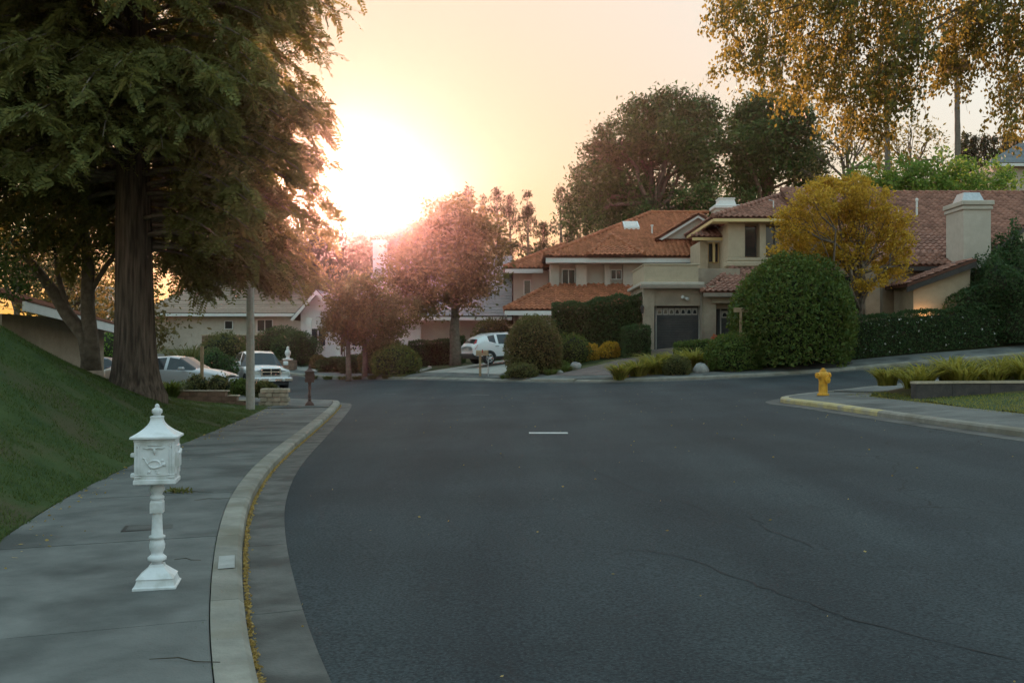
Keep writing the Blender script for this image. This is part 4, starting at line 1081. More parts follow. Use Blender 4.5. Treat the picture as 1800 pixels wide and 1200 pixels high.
class House:
    def __init__(s, name, label, base, cat="house"):
        s.root = empty(name, base); tag(s.root, label, cat); s.b = Vector(base); s.tiles_left = 300; s.rest = {}
    def part(s, name, mb, m, parent=None, smooth=False):
        mb.v = [(x - s.b.x, y - s.b.y, z_ - s.b.z) for x, y, z_ in mb.v]
        return mb.build(name, M[m], parent or s.root, smooth)
    def box(s, name, m, *a, b=0.0, parent=None): return s.part(name, MB().box(*a, b), m, parent)
    def window(s, x0, x1, y, z0, z1, mull=1, frame='trim', depth=.06, curtain=True):
        w = .06; f = MB().box(x0, x1, y - depth, y + .02, z1 - w, z1).box(x0, x1, y - depth - .02, y + .02, z0, z0 + w).box(x0, x0 + w, y - depth, y + .02, z0 + w, z1 - w).box(x1 - w, x1, y - depth, y + .02, z0 + w, z1 - w)
        for k in range(mull):
            c = x0 + (x1 - x0) * (k + 1) / (mull + 1); f.box(c - .025, c + .025, y - depth + .005, y + .02, z0 + w, z1 - w)
        fo = s.part("window", f, frame)
        for k in range(mull + 1):
            a = x0 + (x1 - x0) * k / (mull + 1) + .035; c = x0 + (x1 - x0) * (k + 1) / (mull + 1) - .035
            s.part("pane", MB().box(a, c, y - .012, y + .01, z0 + w * .8, z1 - w * .8), 'glass', fo)
        return fo
    def roof(s, pts, m, thick=.12, tiles=True, courses=None, under='underlay', name="roof"):
        """pts: outline with the eave first, left to right seen from below the slope."""
        p = [Vector(q) for q in pts]; U = (p[1] - p[0]).normalized(); N = U.cross(p[2] - p[1]).normalized()
        if N.z < 0: N = -N
        Vv = N.cross(U).normalized()
        mb = MB(); k = len(p); mb.add([q for q in p] + [q - N * thick for q in p], [tuple(range(k)), tuple(range(2 * k - 1, k - 1, -1))] + [(i_, k + i_, k + (i_ + 1) % k, (i_ + 1) % k) for i_ in range(k)])
        ro = s.part(name, mb, under)
        uv = np.array([((q - p[0]).dot(U), (q - p[0]).dot(Vv)) for q in p])
        u0, v0 = uv.min(0); u1, v1 = uv.max(0)
        if courses:
            vv = 0.0
            while vv < v1 - .02:
                ve = min(vv + courses, v1)
                # clip the strip to the outline
                xs_ = []
                for t in (vv + .001, ve - .001):
                    hit = []
                    for i_ in range(k):
                        (a0, b0), (a1, b1) = uv[i_ - 1], uv[i_]
                        if (b0 > t) != (b1 > t): hit.append(a0 + (a1 - a0) * (t - b0) / (b1 - b0))
                    xs_.append((min(hit), max(hit)))
                def w(u, v, h): return p[0] + U * u + Vv * v + N * h
                q = [w(xs_[0][0], vv - .03, .05), w(xs_[0][1], vv - .03, .05), w(xs_[1][1], ve, .012), w(xs_[1][0], ve, .012), w(xs_[0][0], vv - .03, .0), w(xs_[0][1], vv - .03, .0)]
                s.part("shingle_course", MB().add(q, [(0, 1, 2, 3), (4, 5, 1, 0)]), m, ro)
                vv = ve
        if tiles:
            me = tile_mesh(m); pos = []
            cu = np.arange(u0 + TW / 2, u1, TW); cv = np.arange(0, v1 - .05, TL)
            for v in cv:
                for u in cu: pos.append((u, v))
            pos = np.array(pos); chk = pos + np.array([0, TL * .5])
            pos = pos[inside_np(chk, uv)]
            s.pending = getattr(s, 'pending', []) + [(ro, me, m, p[0], U, Vv, N, pos)]
        return ro
    def ridge(s, a, b_, m, parent):
        a, b_ = Vector(a), Vector(b_); L = (b_ - a).length; k = max(2, int(L / .42)); mb = MB()
        for i_ in range(k):
            q0 = a + (b_ - a) * (i_ / k); q1 = a + (b_ - a) * ((i_ + 1.12) / k)
            mb.tube([q0 + Vector((0, 0, .05)), q1 + Vector((0, 0, .02))], [.13, .105], 8)
        s.part("ridge_tiles", mb, m, parent)["kind"] = "stuff"
    def finish(s):
        """Lays the roof tiles: the ones that show largest one by one, the rest of each roof as one mass."""
        allp = []
        for gi, (ro, me, m, o, U, Vv, N, pos) in enumerate(getattr(s, 'pending', [])):
            for u, v in pos:
                w = o + U * float(u) + Vv * float(v); tocam = Vector((0, 0, EYE)) - w
                allp.append((N.dot(tocam.normalized()) / tocam.length, gi, float(u), float(v)))
        allp.sort(reverse=True); rest = {}
        for k, (_, gi, u, v) in enumerate(allp):
            ro, me, m, o, U, Vv, N, pos = s.pending[gi]; w = o + U * u + Vv * v - s.b
            j = random.uniform(-.012, .012)
            if k < s.tiles_left:
                t = bpy.data.objects.new("roof_tile", me); col.objects.link(t); t.parent = ro
                X = (U + Vv * j).normalized(); t.matrix_local = Matrix(((X.x, Vv.x, N.x, w.x), (X.y, Vv.y, N.y, w.y), (X.z, Vv.z, N.z, w.z), (0, 0, 0, 1)))
            else: rest.setdefault(gi, []).append((w, j))
        for gi, lst in rest.items():
            ro, me, m, o, U, Vv, N, pos = s.pending[gi]; Rm = np.array([U, Vv, N]); VV, QQ = [], []
            for i_, (w, j) in enumerate(lst):
                VV.append(TVN @ Rm + np.array(w) + np.array(N) * j * .6); QQ.append(TFN + i_ * len(TV))
            t = link("roof_tiles", quadmesh("roof_tiles", np.concatenate(VV), np.concatenate(QQ)), M[m], ro); t["kind"] = "stuff"
_tm = {}
def tile_mesh(m):
    if m not in _tm:
        _tm[m] = polymesh("roof_tile", TV, TF); _tm[m].materials.append(M[m])
    return _tm[m]

def house_tan():
    h = House("tan_house", "tan stucco house with brown tiled roofs and double garage at right", (7, 51.5, 1.9))
    z0 = 1.5
    # garages
    h.box("garage_wall", 'stucco', 6.8, 7.36, 51.5, 57, z0, 5.2)
    h.box("garage_pillar", 'stucco', 9.8, 10.55, 51.45, 52.3, z0, 5.19)
    h.box("garage_lintel", 'stucco', 7.36, 9.8, 51.62, 52.2, 4.17, 5.19)
    h.box("garage_lintel", 'stucco', 10.55, 14.6, 51.85, 52.4, 4.02, 4.82)
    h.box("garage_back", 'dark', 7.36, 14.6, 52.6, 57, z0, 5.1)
    h.box("garage_pillar", 'stucco', 13.5, 14.6, 51.6, 52.5, z0, 4.8)
    h.box("ledge", 'stuccopale', 6.6, 9.9, 51.22, 57, 5.2, 5.37, b=.03)
    h.box("gutter", 'trimtan', 6.58, 9.95, 51.1, 51.215, 5.03, 5.19, b=.02)
    h.box("parapet", 'stuccogold', 6.85, 9.66, 51.6, 56.5, 5.37, 6.26)
    h.box("parapet_cap", 'stuccogold', 6.8, 9.72, 51.55, 56.6, 6.262, 6.34, b=.02)
    h.box("parapet", 'stucco', 9.66, 12.2, 53.3, 56.5, 4.7, 6.24)
    def door(x0, x1, z1, yb, nw):
        fr = h.part("garage_door", MB().box(x0, x1, yb, yb + .04, z0, z1), 'garage')
        h.part("jamb", MB().box(x0 + .13, x0 + .19, yb - .05, yb - .002, z0, z1), 'frame', fr)
        h.part("jamb", MB().box(x1 - .07, x1 - .01, yb - .05, yb - .002, z0, z1), 'frame', fr)
        h.part("head_trim", MB().box(x0 + .19, x1 - .07, yb - .04, yb - .002, z1 - .05, z1), 'trimdark', fr)
        zz_ = z1 - .52; k = 0
        while zz_ > z0 + .3:
            h.part("door_slat", MB().box(x0 + .2, x1 - .08, yb - .035 + (.008 if k % 3 == 2 else 0), yb - .003, zz_ - .125, zz_ - .012, .012), 'garage', fr); zz_ -= .128; k += 1
        wv = (x1 - x0 - .3) / nw
        for i_ in range(nw):
            a = x0 + .21 + i_ * wv; b_ = a + wv - .03; zb, zt = z1 - .46, z1 - .1; c = (a + b_) / 2
            p = h.part("door_window", MB().box(a, b_, yb - .03, yb - .003, zb, zt), 'frame', fr)
            arch = [(a + .05, zb + .06)] + [(b_ - .05, zb + .06)] + [(c + (b_ - a - .1) / 2 * math.cos(t), zb + .06 + .2 * math.sin(t) ** .7) for t in np.linspace(.15, 2.99, 8)]
            h.part("pane", MB().prism(arch, 'y', yb - .036, yb - .031), 'glass', fr)
    door(7.36, 9.8, 4.17, 52.0, 7); door(10.75, 13.5, 4.02, 52.1, 7)
    # small roof over the second garage
    r = h.roof([(9.75, 51.0, 4.86), (15, 51.0, 4.86), (15, 54.4, 6.36), (12.1, 54.4, 6.36)], 'tilebrown'); h.ridge((9.75, 51.02, 4.9), (12.1, 54.4, 6.4), 'tilebrown', r)
    h.roof([(9.75, 57, 4.86), (9.75, 51.0, 4.86), (12.1, 54.4, 6.36), (12.1, 57, 6.36)], 'tilebrown')
    h.box("fascia", 'trimtan', 9.8, 15, 50.94, 51.05, 4.60, 4.80); h.box("fascia", 'stucco', 10.3, 14.6, 51.3, 51.8, 4.3, 4.585)
    # upper storey
    h.box("upper_wall", 'stuccogold', 11.9, 20, 55.1, 62, 4.8, 8.9)
    for a, b_ in ((11.85, 12.75), (13.57, 13.9), (15.1, 15.8)):
        h.box("window_pillar", 'stuccogold', a, b_, 54.5, 55.098, 6.95, 8.86)
    h.box("sill_band", 'stuccogold', 11.7, 17, 54.3, 55.1, 6.42, 6.72, b=.06); h.box("sill_band", 'stuccogold', 11.8, 17, 54.4, 55.1, 6.725, 6.93, b=.05)
    h.box("upper_wall", 'stucco', 11.9, 17, 54.55, 55.098, 5.4, 6.415)
    h.window(12.85, 13.5, 55.06, 7.05, 8.72, 0, 'trimdark'); h.window(13.98, 15.0, 55.06, 7.05, 8.72, 1, 'trimdark')
    r = h.roof([(10.86, 53.9, 9.07), (20, 53.9, 9.07), (20, 60, 11.43), (16.97, 60, 11.43)], 'tilebrown')
    h.roof([(10.86, 66, 9.07), (10.86, 53.9, 9.07), (16.97, 60, 11.43), (16.97, 66, 11.43)], 'tilebrown')
    h.ridge((10.86, 53.9, 9.12), (16.97, 60, 11.47), 'tilebrown', r)
    h.box("fascia", 'trimgold', 10.9, 20, 53.86, 53.98, 8.83, 8.99); h.box("fascia", 'trimgold', 10.88, 11.0, 53.985, 62, 8.83, 8.99)
    h.box("soffit", 'trimgold', 11.0, 20, 53.99, 55.1, 8.86, 8.92)
    # bay beside the upper storey
    h.box("bay_wall", 'stuccogold', 10.75, 11.2, 56.9, 60, 5, 8.1); h.box("bay_wall", 'stuccogold', 11.2, 11.9, 57.2, 60, 5, 6.86)
    h.window(11.25, 11.9, 57.3, 6.88, 8.06, 0, 'trimgold'); h.box("bay_post", 'trimgold', 11.5, 11.62, 56.95, 57.2, 6.9, 8.08)
    h.roof([(10.15, 56.3, 8.3), (11.95, 56.3, 8.3), (11.95, 58.4, 9.1), (11.6, 58.4, 9.1)], 'tilebrown'); h.box("fascia", 'trimgold', 10.2, 11.9, 56.26, 56.36, 8.08, 8.24)
    # main body to the right
    h.box("main_wall", 'stucco', 17.6, 24.0, 50.7, 58, 1.8, 6.5)
    h.part("main_wall", MB().prism([(24.0, 50.75), (31, 57.4), (31, 60), (24.0, 60)], 'z', 1.8, 7.0), 'stuccogold')
    h.part("gable_wall", MB().add([(24.0, 50.72, 6.9), (31, 57.37, 6.9), (31, 57.37, 10.3), (24.0, 50.72, 6.75)], [(0, 1, 2, 3)]), 'stuccogold')
    r = h.roof([(17.3, 50, 6.6), (23.6, 50, 6.6), (32.2, 58, 11.0), (16, 58, 11.0)], 'tilebrown')
    h.ridge((16, 58, 11.03), (32.2, 58, 11.03), 'tilebrown', r)
    h.roof([(34, 66, 6.6), (14, 66, 6.6), (16, 58, 11.0), (32.2, 58, 11.0)], 'tilebrown')
    h.part("fascia", MB().add([(23.65, 49.98, 6.55), (32.2, 57.95, 10.95), (32.2, 57.95, 10.6), (23.65, 49.98, 6.2), (23.62, 50.06, 6.55), (32.17, 58.03, 10.95), (32.17, 58.03, 10.6), (23.62, 50.06, 6.2)], [(0, 1, 2, 3), (7, 6, 5, 4), (0, 4, 5, 1), (3, 2, 6, 7), (0, 3, 7, 4), (1, 5, 6, 2)]), 'trimdark')
    h.box("fascia", 'trimdark', 17.3, 23.6, 49.95, 50.06, 6.32, 6.52)
    h.roof([(15.6, 53.6, 8.88), (20.6, 53.6, 8.88), (21.6, 58.02, 11.3), (15.6, 58.02, 11.3)], 'tilebrown'); h.box("fascia", 'trimdark', 15.6, 20.6, 53.56, 53.7, 8.5, 8.76)
    # stepped lower roof strip left of the chimney
    h.roof([(17.6, 48.4, 6.0), (21.4, 48.4, 6.0), (21.4, 50.1, 6.78), (17.6, 50.1, 6.78)], 'tilebrown'); h.box("fascia", 'trimdark', 17.6, 21.4, 48.36, 48.46, 5.72, 5.92)
    h.box("main_wall", 'stucco', 18.2, 21.4, 48.9, 50.69, 1.8, 5.8)
    # wing with sloping roof
    h.part("wing_wall", MB().prism([(18.75, 2), (21.4, 2), (21.4, 5.95), (18.75, 4.98)], 'y', 46.5, 48.88), 'stuccogold')
    h.roof([(18.3, 49.2, 4.92), (18.3, 46.1, 4.92), (21.5, 46.1, 6.1), (21.5, 49.2, 6.1)], 'tilebrown')
    h.part("fascia", MB().prism([(18.3, 4.78), (21.5, 5.96), (21.5, 5.72), (18.3, 4.54)], 'y', 46.06, 46.2), 'trimdark')
    # entry recess
    h.box("entry_column", 'stucco', 16.9, 17.6, 47.6, 48.3, 1.8, 5.4); h.box("entry_column", 'stucco', 14.6, 15.4, 47.6, 48.3, 1.8, 5.4)
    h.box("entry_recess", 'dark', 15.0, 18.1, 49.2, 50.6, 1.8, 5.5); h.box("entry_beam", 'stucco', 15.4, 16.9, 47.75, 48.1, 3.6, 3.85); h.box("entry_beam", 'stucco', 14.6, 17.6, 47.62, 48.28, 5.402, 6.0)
    # chimney
    ch = h.box("chimney", 'stuccopale', 21.5, 22.8, 47.4, 49.3, 1.8, 8.75)
    h.part("chimney_cap", MB().box(21.38, 22.92, 47.28, 49.42, 8.752, 8.98, .03).box(21.43, 22.87, 47.33, 49.37, 8.55, 8.72, .02), 'stuccopale', ch)
    h.part("flue_hood", MB().lathe([(.55, 8.985), (.38, 9.45), (.0, 9.452)], c=(22.15, 48.35), sq=True), 'metal', ch)
    h.part("flashing", MB().box(21.0, 21.48, 47.2, 47.6, 5.98, 6.04), 'metal', ch)
    for x, y, z_, t, m in ((20.7, 53.5, 8.5, .75, 'metal'), (22.2, 54.6, 9.2, .85, 'trim')):
        h.part("vent_pipe", MB().lathe([(.055, z_ - .1), (.055, z_ + t), (.08, z_ + t + .01), (.08, z_ + t + .12), (.02, z_ + t + .16)], 10, c=(x, y)), m)
    h.part("vent_pipe", MB().tube([(14.6, 55.6, 9.7), (14.6, 55.6, 10.2), (14.35, 55.6, 10.25)], .04, 8), 'metal')
    wl_ = h.part("wall_lamp", MB().lathe([(.02, 4.2), (.09, 4.12), (.10, 4.08), (.065, 3.8), (.03, 3.76)], 8, c=(6.72, 51.35)).box(6.70, 6.82, 51.34, 51.5, 4.0, 4.04), 'trimdark')
    fl = MB(); fl.lathe([(.06, 4.55), (.06, 4.62)], 10, c=(8.95, 51.58)); fl.tube([(8.95, 51.57, 4.58), (8.8, 51.42, 4.62)], [.05, .09], 8); fl.tube([(8.95, 51.57, 4.58), (9.1, 51.42, 4.5)], [.05, .09], 8)
    h.part("floodlight", fl, 'trim')
    h.part("downspout", MB().box(9.72, 9.8, 51.36, 51.44, 2, 5.0), 'trimtan')
    h.finish()
house_tan()

def house_red():
    h = House("red_roofed_house", "two-storey pale house with orange terracotta roofs in the middle", (4, 61, 1.6))
    h.box("ground_floor_wall", 'stuccopale', .4, 8.2, 58.7, 68, 1, 4.1)
    r = h.roof([(-.45, 58, 4.25), (8.4, 58, 4.25), (8.4, 61.6, 5.95), (2.5, 61.6, 5.95)], 'tilered'); h.ridge((-.45, 58, 4.3), (2.5, 61.6, 6.0), 'tilered', r)
    h.roof([(-.45, 66, 4.25), (-.45, 58, 4.25), (2.5, 61.6, 5.95), (2.5, 66, 5.95)], 'tilered')
    h.box("fascia", 'trim', -.42, 8.4, 57.95, 58.06, 3.92, 4.17); h.box("fascia", 'trim', -.44, -.34, 58.07, 66, 3.92, 4.17)
    h.box("upper_wall", 'stuccopale', 2.4, 13, 61.8, 70, 4.5, 7.3)
    for a, b_ in ((2.36, 2.9), (3.95, 4.6), (5.7, 6.05), (6.85, 8.5)):
        h.box("pilaster", 'stuccopale', a, b_, 61.3, 61.798, 5.4, 7.22)
    h.window(3.08, 3.93, 61.74, 5.85, 6.92, 1); h.window(6.1, 6.82, 61.74, 6.25, 6.9, 1)
    h.box("fascia", 'trim', 2.05, 12.9, 60.5, 60.62, 7.2, 7.5); h.box("soffit", 'trim', 2.1, 12.9, 60.63, 61.79, 7.23, 7.3)
    r = h.roof([(1.95, 60.4, 7.6), (13.2, 60.4, 7.6), (13.2, 68, 11.25), (9.5, 68, 11.25)], 'tilered')
    h.roof([(1.95, 74, 7.6), (1.95, 60.4, 7.6), (9.5, 68, 11.25), (9.5, 74, 11.25)], 'tilered')
    h.ridge((1.95, 60.4, 7.66), (9.5, 68, 11.3), 'tilered', r); h.ridge((9.5, 68, 11.3), (13.4, 68, 11.3), 'tilered', r)
    # shallow front wing with its hip lines
    r = h.roof([(4.6, 60.2, 7.64), (8.0, 60.2, 7.64), (6.3, 63.2, 9.15)], 'tilered'); h.ridge((4.6, 60.2, 7.7), (6.3, 63.2, 9.2), 'tilered', r); h.ridge((8.0, 60.2, 7.7), (6.3, 63.2, 9.2), 'tilered', r)
    # gable
    h.part("gable_wall", MB().prism([(9.35, 8.9), (14.0, 8.9), (11.65, 10.25)], 'y', 62.6, 62.8), 'stuccopale')
    rk = MB()
    for a, b_ in (((9.1, 8.86), (11.65, 10.42)), ((14.2, 8.86), (11.65, 10.42))):
        rk.prism([a, b_, (b_[0], b_[1] - .24), (a[0] + (.3 if a[0] < b_[0] else -.3), a[1] - .08)], 'y', 62.25, 62.4)
    h.part("rake_board", rk, 'trim')
    h.roof([(9.0, 69, 8.86), (9.0, 62.2, 8.86), (11.65, 62.2, 10.46), (11.65, 69, 10.46)], 'tilered')
    h.roof([(14.3, 62.2, 8.86), (14.3, 69, 8.86), (11.65, 69, 10.46), (11.65, 62.2, 10.46)], 'tilered')
    v = h.part("gable_vent", MB().prism([(11.65 + .3 * math.cos(t), 9.55 + .3 * math.sin(t)) for t in np.linspace(0, 6.283, 18)[:-1]], 'y', 62.55, 62.598), 'stuccogold')
    for k in range(4): h.part("louvre", MB().box(11.43, 11.87, 62.52, 62.549, 9.36 + k * .1, 9.41 + k * .1), 'stuccopale', v)
    # lower left section
    h.box("side_wall", 'stuccopale', .1, 2.4, 65.2, 72, 1, 7.1); h.box("side_wall", 'stuccopale', 1.3, 2.38, 64.7, 65.198, 4, 7.0)
    h.window(.75, 1.25, 65.18, 5.5, 6.5, 0)
    r = h.roof([(-.5, 64.2, 7.2), (2.9, 64.2, 7.2), (4.4, 69, 9.2), (3.6, 69, 9.2)], 'tilered'); h.roof([(-.5, 74, 7.2), (-.5, 64.2, 7.2), (3.6, 69, 9.2), (3.6, 74, 9.2)], 'tilered'); h.ridge((-.5, 64.2, 7.26), (3.6, 69, 9.26), 'tilered', r)
    h.box("fascia", 'trim', -.46, 2.0, 64.15, 64.26, 6.86, 7.12)
    # skylight, pipe and chimney
    def on(x, y): return 7.6 + (y - 60.4) * 3.65 / 7.6
    sk = MB(); q = [(7.3, 64.7), (8.3, 64.7), (8.3, 65.8), (7.3, 65.8)]
    sk.add([(x, y, on(x, y) + .05) for x, y in q] + [(x, y, on(x, y) + .22) for x, y in q], [(0, 1, 5, 4), (1, 2, 6, 5), (2, 3, 7, 6), (3, 0, 4, 7), (4, 5, 6, 7)])
    so = h.part("skylight", sk, 'trim'); q = [(7.4, 64.8), (8.2, 64.8), (8.2, 65.7), (7.4, 65.7)]
    h.part("pane", MB().add([(x, y, on(x, y) + .235) for x, y in q], [(0, 1, 2, 3)]), 'lamp', so)
    h.part("vent_pipe", MB().lathe([(.05, on(8, 64) - .1), (.05, on(8, 64) + .5), (.09, on(8, 64) + .52), (.09, on(8, 64) + .62)], 8, c=(9.0, 64)), 'trim')
    ch = h.box("chimney", 'stuccopale', 13.6, 15.2, 66.5, 68, 7, 11.35); h.part("chimney_cap", MB().box(13.5, 15.3, 66.4, 68.1, 11.36, 11.6, .04).lathe([(.6, 11.61), (.5, 12.0), (.55, 12.02), (.55, 12.1)], c=(14.4, 67.2), sq=True), 'trim', ch)
    h.finish()
house_red()

def house_white():
    h = House("white_house", "white house with gabled porch and grey shingled roof in the haze", (-10, 67, .9))
    h.box("wall", 'trim', -11.8, -6.2, 67.6, 74, .5, 4.1); h.box("wall", 'stuccopale', -6.2, -.4, 68.0, 74, .5, 4.1)
    for k in range(16): h.box("siding_board", 'trim', -14.2, -11.9, 67.02 + .0 * k, 67.08, 1.0 + k * .21, 1.195 + k * .21)
    h.part("gable_wall", MB().prism([(-14.25, .6), (-11.85, .6), (-11.85, 4.4), (-13.05, 5.75), (-14.25, 4.4)], 'y', 67.1, 72), 'trim')
    h.roof([(-14.75, 73, 4.0), (-14.75, 66.4, 4.0), (-13.05, 66.4, 5.95), (-13.05, 73, 5.95)], 'shake', tiles=False, courses=.4)
    h.roof([(-11.3, 66.4, 4.0), (-11.3, 73, 4.0), (-13.05, 73, 5.95), (-13.05, 66.4, 5.95)], 'shake', tiles=False, courses=.4)
    rk = MB()
    for a, b_ in (((-14.8, 3.9), (-13.05, 5.9)), ((-11.3, 3.9), (-13.05, 5.9))): rk.prism([a, b_, (b_[0], b_[1] - .3), (a[0] + (.2 if a[0] < b_[0] else -.2), a[1] - .06)], 'y', 66.3, 66.38)
    h.part("rake_board", rk, 'trim')
    h.roof([(-12.0, 66.6, 4.2), (0.0, 66.6, 4.2), (0.0, 75, 9.0), (-9.2, 75, 9.0)], 'shake', tiles=False, courses=.42)
    h.roof([(2, 84, 4.2), (-14, 84, 4.2), (-9.2, 75, 9.0), (0.0, 75, 9.0)], 'shake', tiles=False)
    h.box("fascia", 'trim', -11.9, 0.0, 66.55, 66.65, 3.9, 4.12)
    h.box("porch_floor", 'trim', -13.9, -9.2, 65.0, 67.0, .6, 1.35); h.box("porch_step", 'trim', -12.4, -10.6, 64.6, 65.0, .5, 1.1); h.box("porch_step", 'trim', -12.4, -10.6, 64.25, 64.6, .5, .9)
    for x in (-13.3, -11.4, -9.5): h.part("porch_column", MB().box(x - .14, x + .14, 65.15, 65.43, 1.352, 4.0, .02).box(x - .2, x + .2, 65.09, 65.49, 1.354, 1.6, .02), 'trim')
    rl = MB().box(-13.1, -11.6, 65.25, 65.33, 2.1, 2.2).box(-11.2, -9.7, 65.25, 65.33, 2.1, 2.2); h.part("porch_rail", rl, 'trim')
    for k in range(10): h.box("baluster", 'trim', -13.0 + k * .15, -12.95 + k * .15, 65.27, 65.31, 1.36, 2.1)
    for k in range(10): h.box("baluster", 'trim', -11.1 + k * .15, -11.05 + k * .15, 65.27, 65.31, 1.36, 2.1)
    h.window(-13.6, -12.5, 67.0, 2.0, 3.4, 1); h.window(-10.9, -10.0, 67.56, 1.9, 3.4, 1); h.window(-9.2, -8.3, 67.56, 1.9, 3.4, 1)
    h.box("front_door", 'bronze', -11.7, -11.0, 67.5, 67.59, 1.3, 3.4)
    ch = h.box("chimney", 'trim', -10.2, -9.3, 73, 74.2, 5, 9.8); h.part("chimney_cap", MB().box(-10.3, -9.2, 72.9, 74.3, 9.802, 9.98, .03), 'trim', ch)
    h.finish()
house_white()

def house_back():
    h = House("tan_back_house", "low tan house with ribbed roof beyond the parked pickup truck", (-22, 80, 2.5))
    h.box("wall", 'stuccopale', -29, -16.4, 80, 90, 1.5, 4.9)
    h.roof([(-29.6, 79.2, 4.9), (-15.8, 79.2, 4.9), (-18.5, 86, 7.9), (-27, 86, 7.9)], 'tiletan', tiles=False, courses=.42)
    h.box("fascia", 'trim', -29.6, -15.8, 79.15, 79.25, 4.62, 4.85)
    h.window(-23.1, -22.4, 79.96, 3.6, 4.3, 0, 'trim'); h.window(-20.5, -19.2, 79.96, 3.4, 4.4, 1, 'trim')
    h.box("wall", 'stuccopale', -35, -30.5, 76, 84, 1, 4.0); h.roof([(-35.6, 75.2, 4.0), (-29.9, 75.2, 4.0), (-30.6, 80, 7.0), (-35.6, 80, 7.0)], 'tiletan', tiles=False, courses=.42)
    h.box("fascia", 'trim', -35.6, -29.9, 75.1, 75.2, 3.75, 3.95); h.finish()
house_back()

def house_side():
    h = House("bank_house", "house roof with white fascia just behind the grassy bank at the left edge", (-19, 36, 0))
    h.box("wall", 'stucco', -26, -16.4, 32, 40, -.2, 3.0)
    h.roof([(-15.1, 31.0, 3.35), (-15.1, 40.5, 2.62), (-21, 40.5, 4.4), (-21, 31.0, 5.1)], 'tilebrown', tiles=False, courses=.45)
    h.part("fascia", MB().add([(-15.1, 30.9, 3.34), (-15.1, 40.5, 2.6), (-15.1, 40.5, 2.3), (-15.1, 30.9, 3.04), (-15.2, 30.9, 3.34), (-15.2, 40.5, 2.6), (-15.2, 40.5, 2.3), (-15.2, 30.9, 3.04)], [(3, 2, 1, 0), (4, 5, 6, 7), (0, 1, 5, 4), (2, 3, 7, 6), (0, 4, 7, 3), (1, 2, 6, 5)]), 'trim')
    h.part("soffit", MB().add([(-15.2, 30.95, 3.0), (-15.2, 40.5, 2.28), (-16.4, 40.5, 2.6), (-16.4, 30.95, 3.3)], [(0, 1, 2, 3)]), 'stucco')
    h.finish()
house_side()

def house_hill():
    x = P(1800, 280, 82)
    h = House("hill_house", "house with blue-grey roof on the rise at the upper right edge", (x.x, 82, H(x.x, 82)))
    h.box("wall", 'stuccopale', x.x - 2.5, x.x + 8, 82, 92, H(x.x, 82) - 1, x.z - .3)
    h.roof([(x.x - 3.4, 81.3, x.z - .4), (x.x + 9, 81.3, x.z - .4), (x.x + 9, 87, x.z + 2.4), (x.x + 2.2, 87, x.z + 2.4)], 'slate', tiles=False, courses=.4)
    h.box("fascia", 'trim', x.x - 3.4, x.x + 9, 81.25, 81.34, x.z - .7, x.z - .46); h.window(x.x + .2, x.x + 1.6, 81.96, x.z - 2.2, x.z - .9, 1); h.finish()
house_hill()

# tan garden wall beyond the truck
def garden_wall():
    h = House("garden_wall", "tan capped garden wall below the tan back house", (-18, 67, 1), "wall")
    x0, x1 = -20.6, -13.6
    h.box("wall_panel", 'brick', x0, x1, 66.2, 66.45, .5, 2.85)
    h.box("wall_cap", 'stuccogold', x0 - .05, x1 + .05, 66.12, 66.52, 2.852, 2.96, b=.02)
    for k in range(4): h.box("wall_pier", 'brick', x0 + k * 2.25, x0 + .4 + k * 2.25, 66.1, 66.198, .5, 2.85)
garden_wall()

# ------------------------------------------------------------------ vehicles
def wheel(parent, x, y, r, w, side):
    """Wheel with tyre and spoked rim; side is the outward y direction."""
    t = MB(); prof = [(r * .62, -w / 2), (r * .93, -w / 2), (r, -w * .32), (r, w * .32), (r * .93, w / 2), (r * .62, w / 2)]
    n_ = 22
    V = [(rr * math.cos(2 * math.pi * i_ / n_), dy, rr * math.sin(2 * math.pi * i_ / n_)) for rr, dy in prof for i_ in range(n_)]
    t.add([(x + a, y + b_, r + c) for a, b_, c in V], [(k * n_ + i_, k * n_ + (i_ + 1) % n_, ((k + 1) % 6) * n_ + (i_ + 1) % n_, ((k + 1) % 6) * n_ + i_) for k in range(6) for i_ in range(n_)])
    to = t.build("wheel", M['rubber'], parent, True)
    rm = MB(); o = y + side * w * .30
    rm.prism([(x + r * .62 * math.cos(a), r + r * .62 * math.sin(a)) for a in np.linspace(0, 6.283, 19)[:-1]], 'y', min(o, o - side * .05), max(o, o - side * .05))
    rm.build("hub_plate", M['plastic'], to)
    sp = MB()
    for k in range(5):
        a = 2 * math.pi * k / 5 + .3; sp.tube([(x, o + side * .03, r), (x + r * .58 * math.cos(a), o + side * .03, r + r * .58 * math.sin(a))], [.055, .04], 6)
    ring = [(x + r * .6 * math.cos(a), o + side * .03, r + r * .6 * math.sin(a)) for a in np.linspace(0, 6.283, 21)]
    sp.tube(ring, .025, 6, False); sp.build("rim", M['chrome'], to, True)

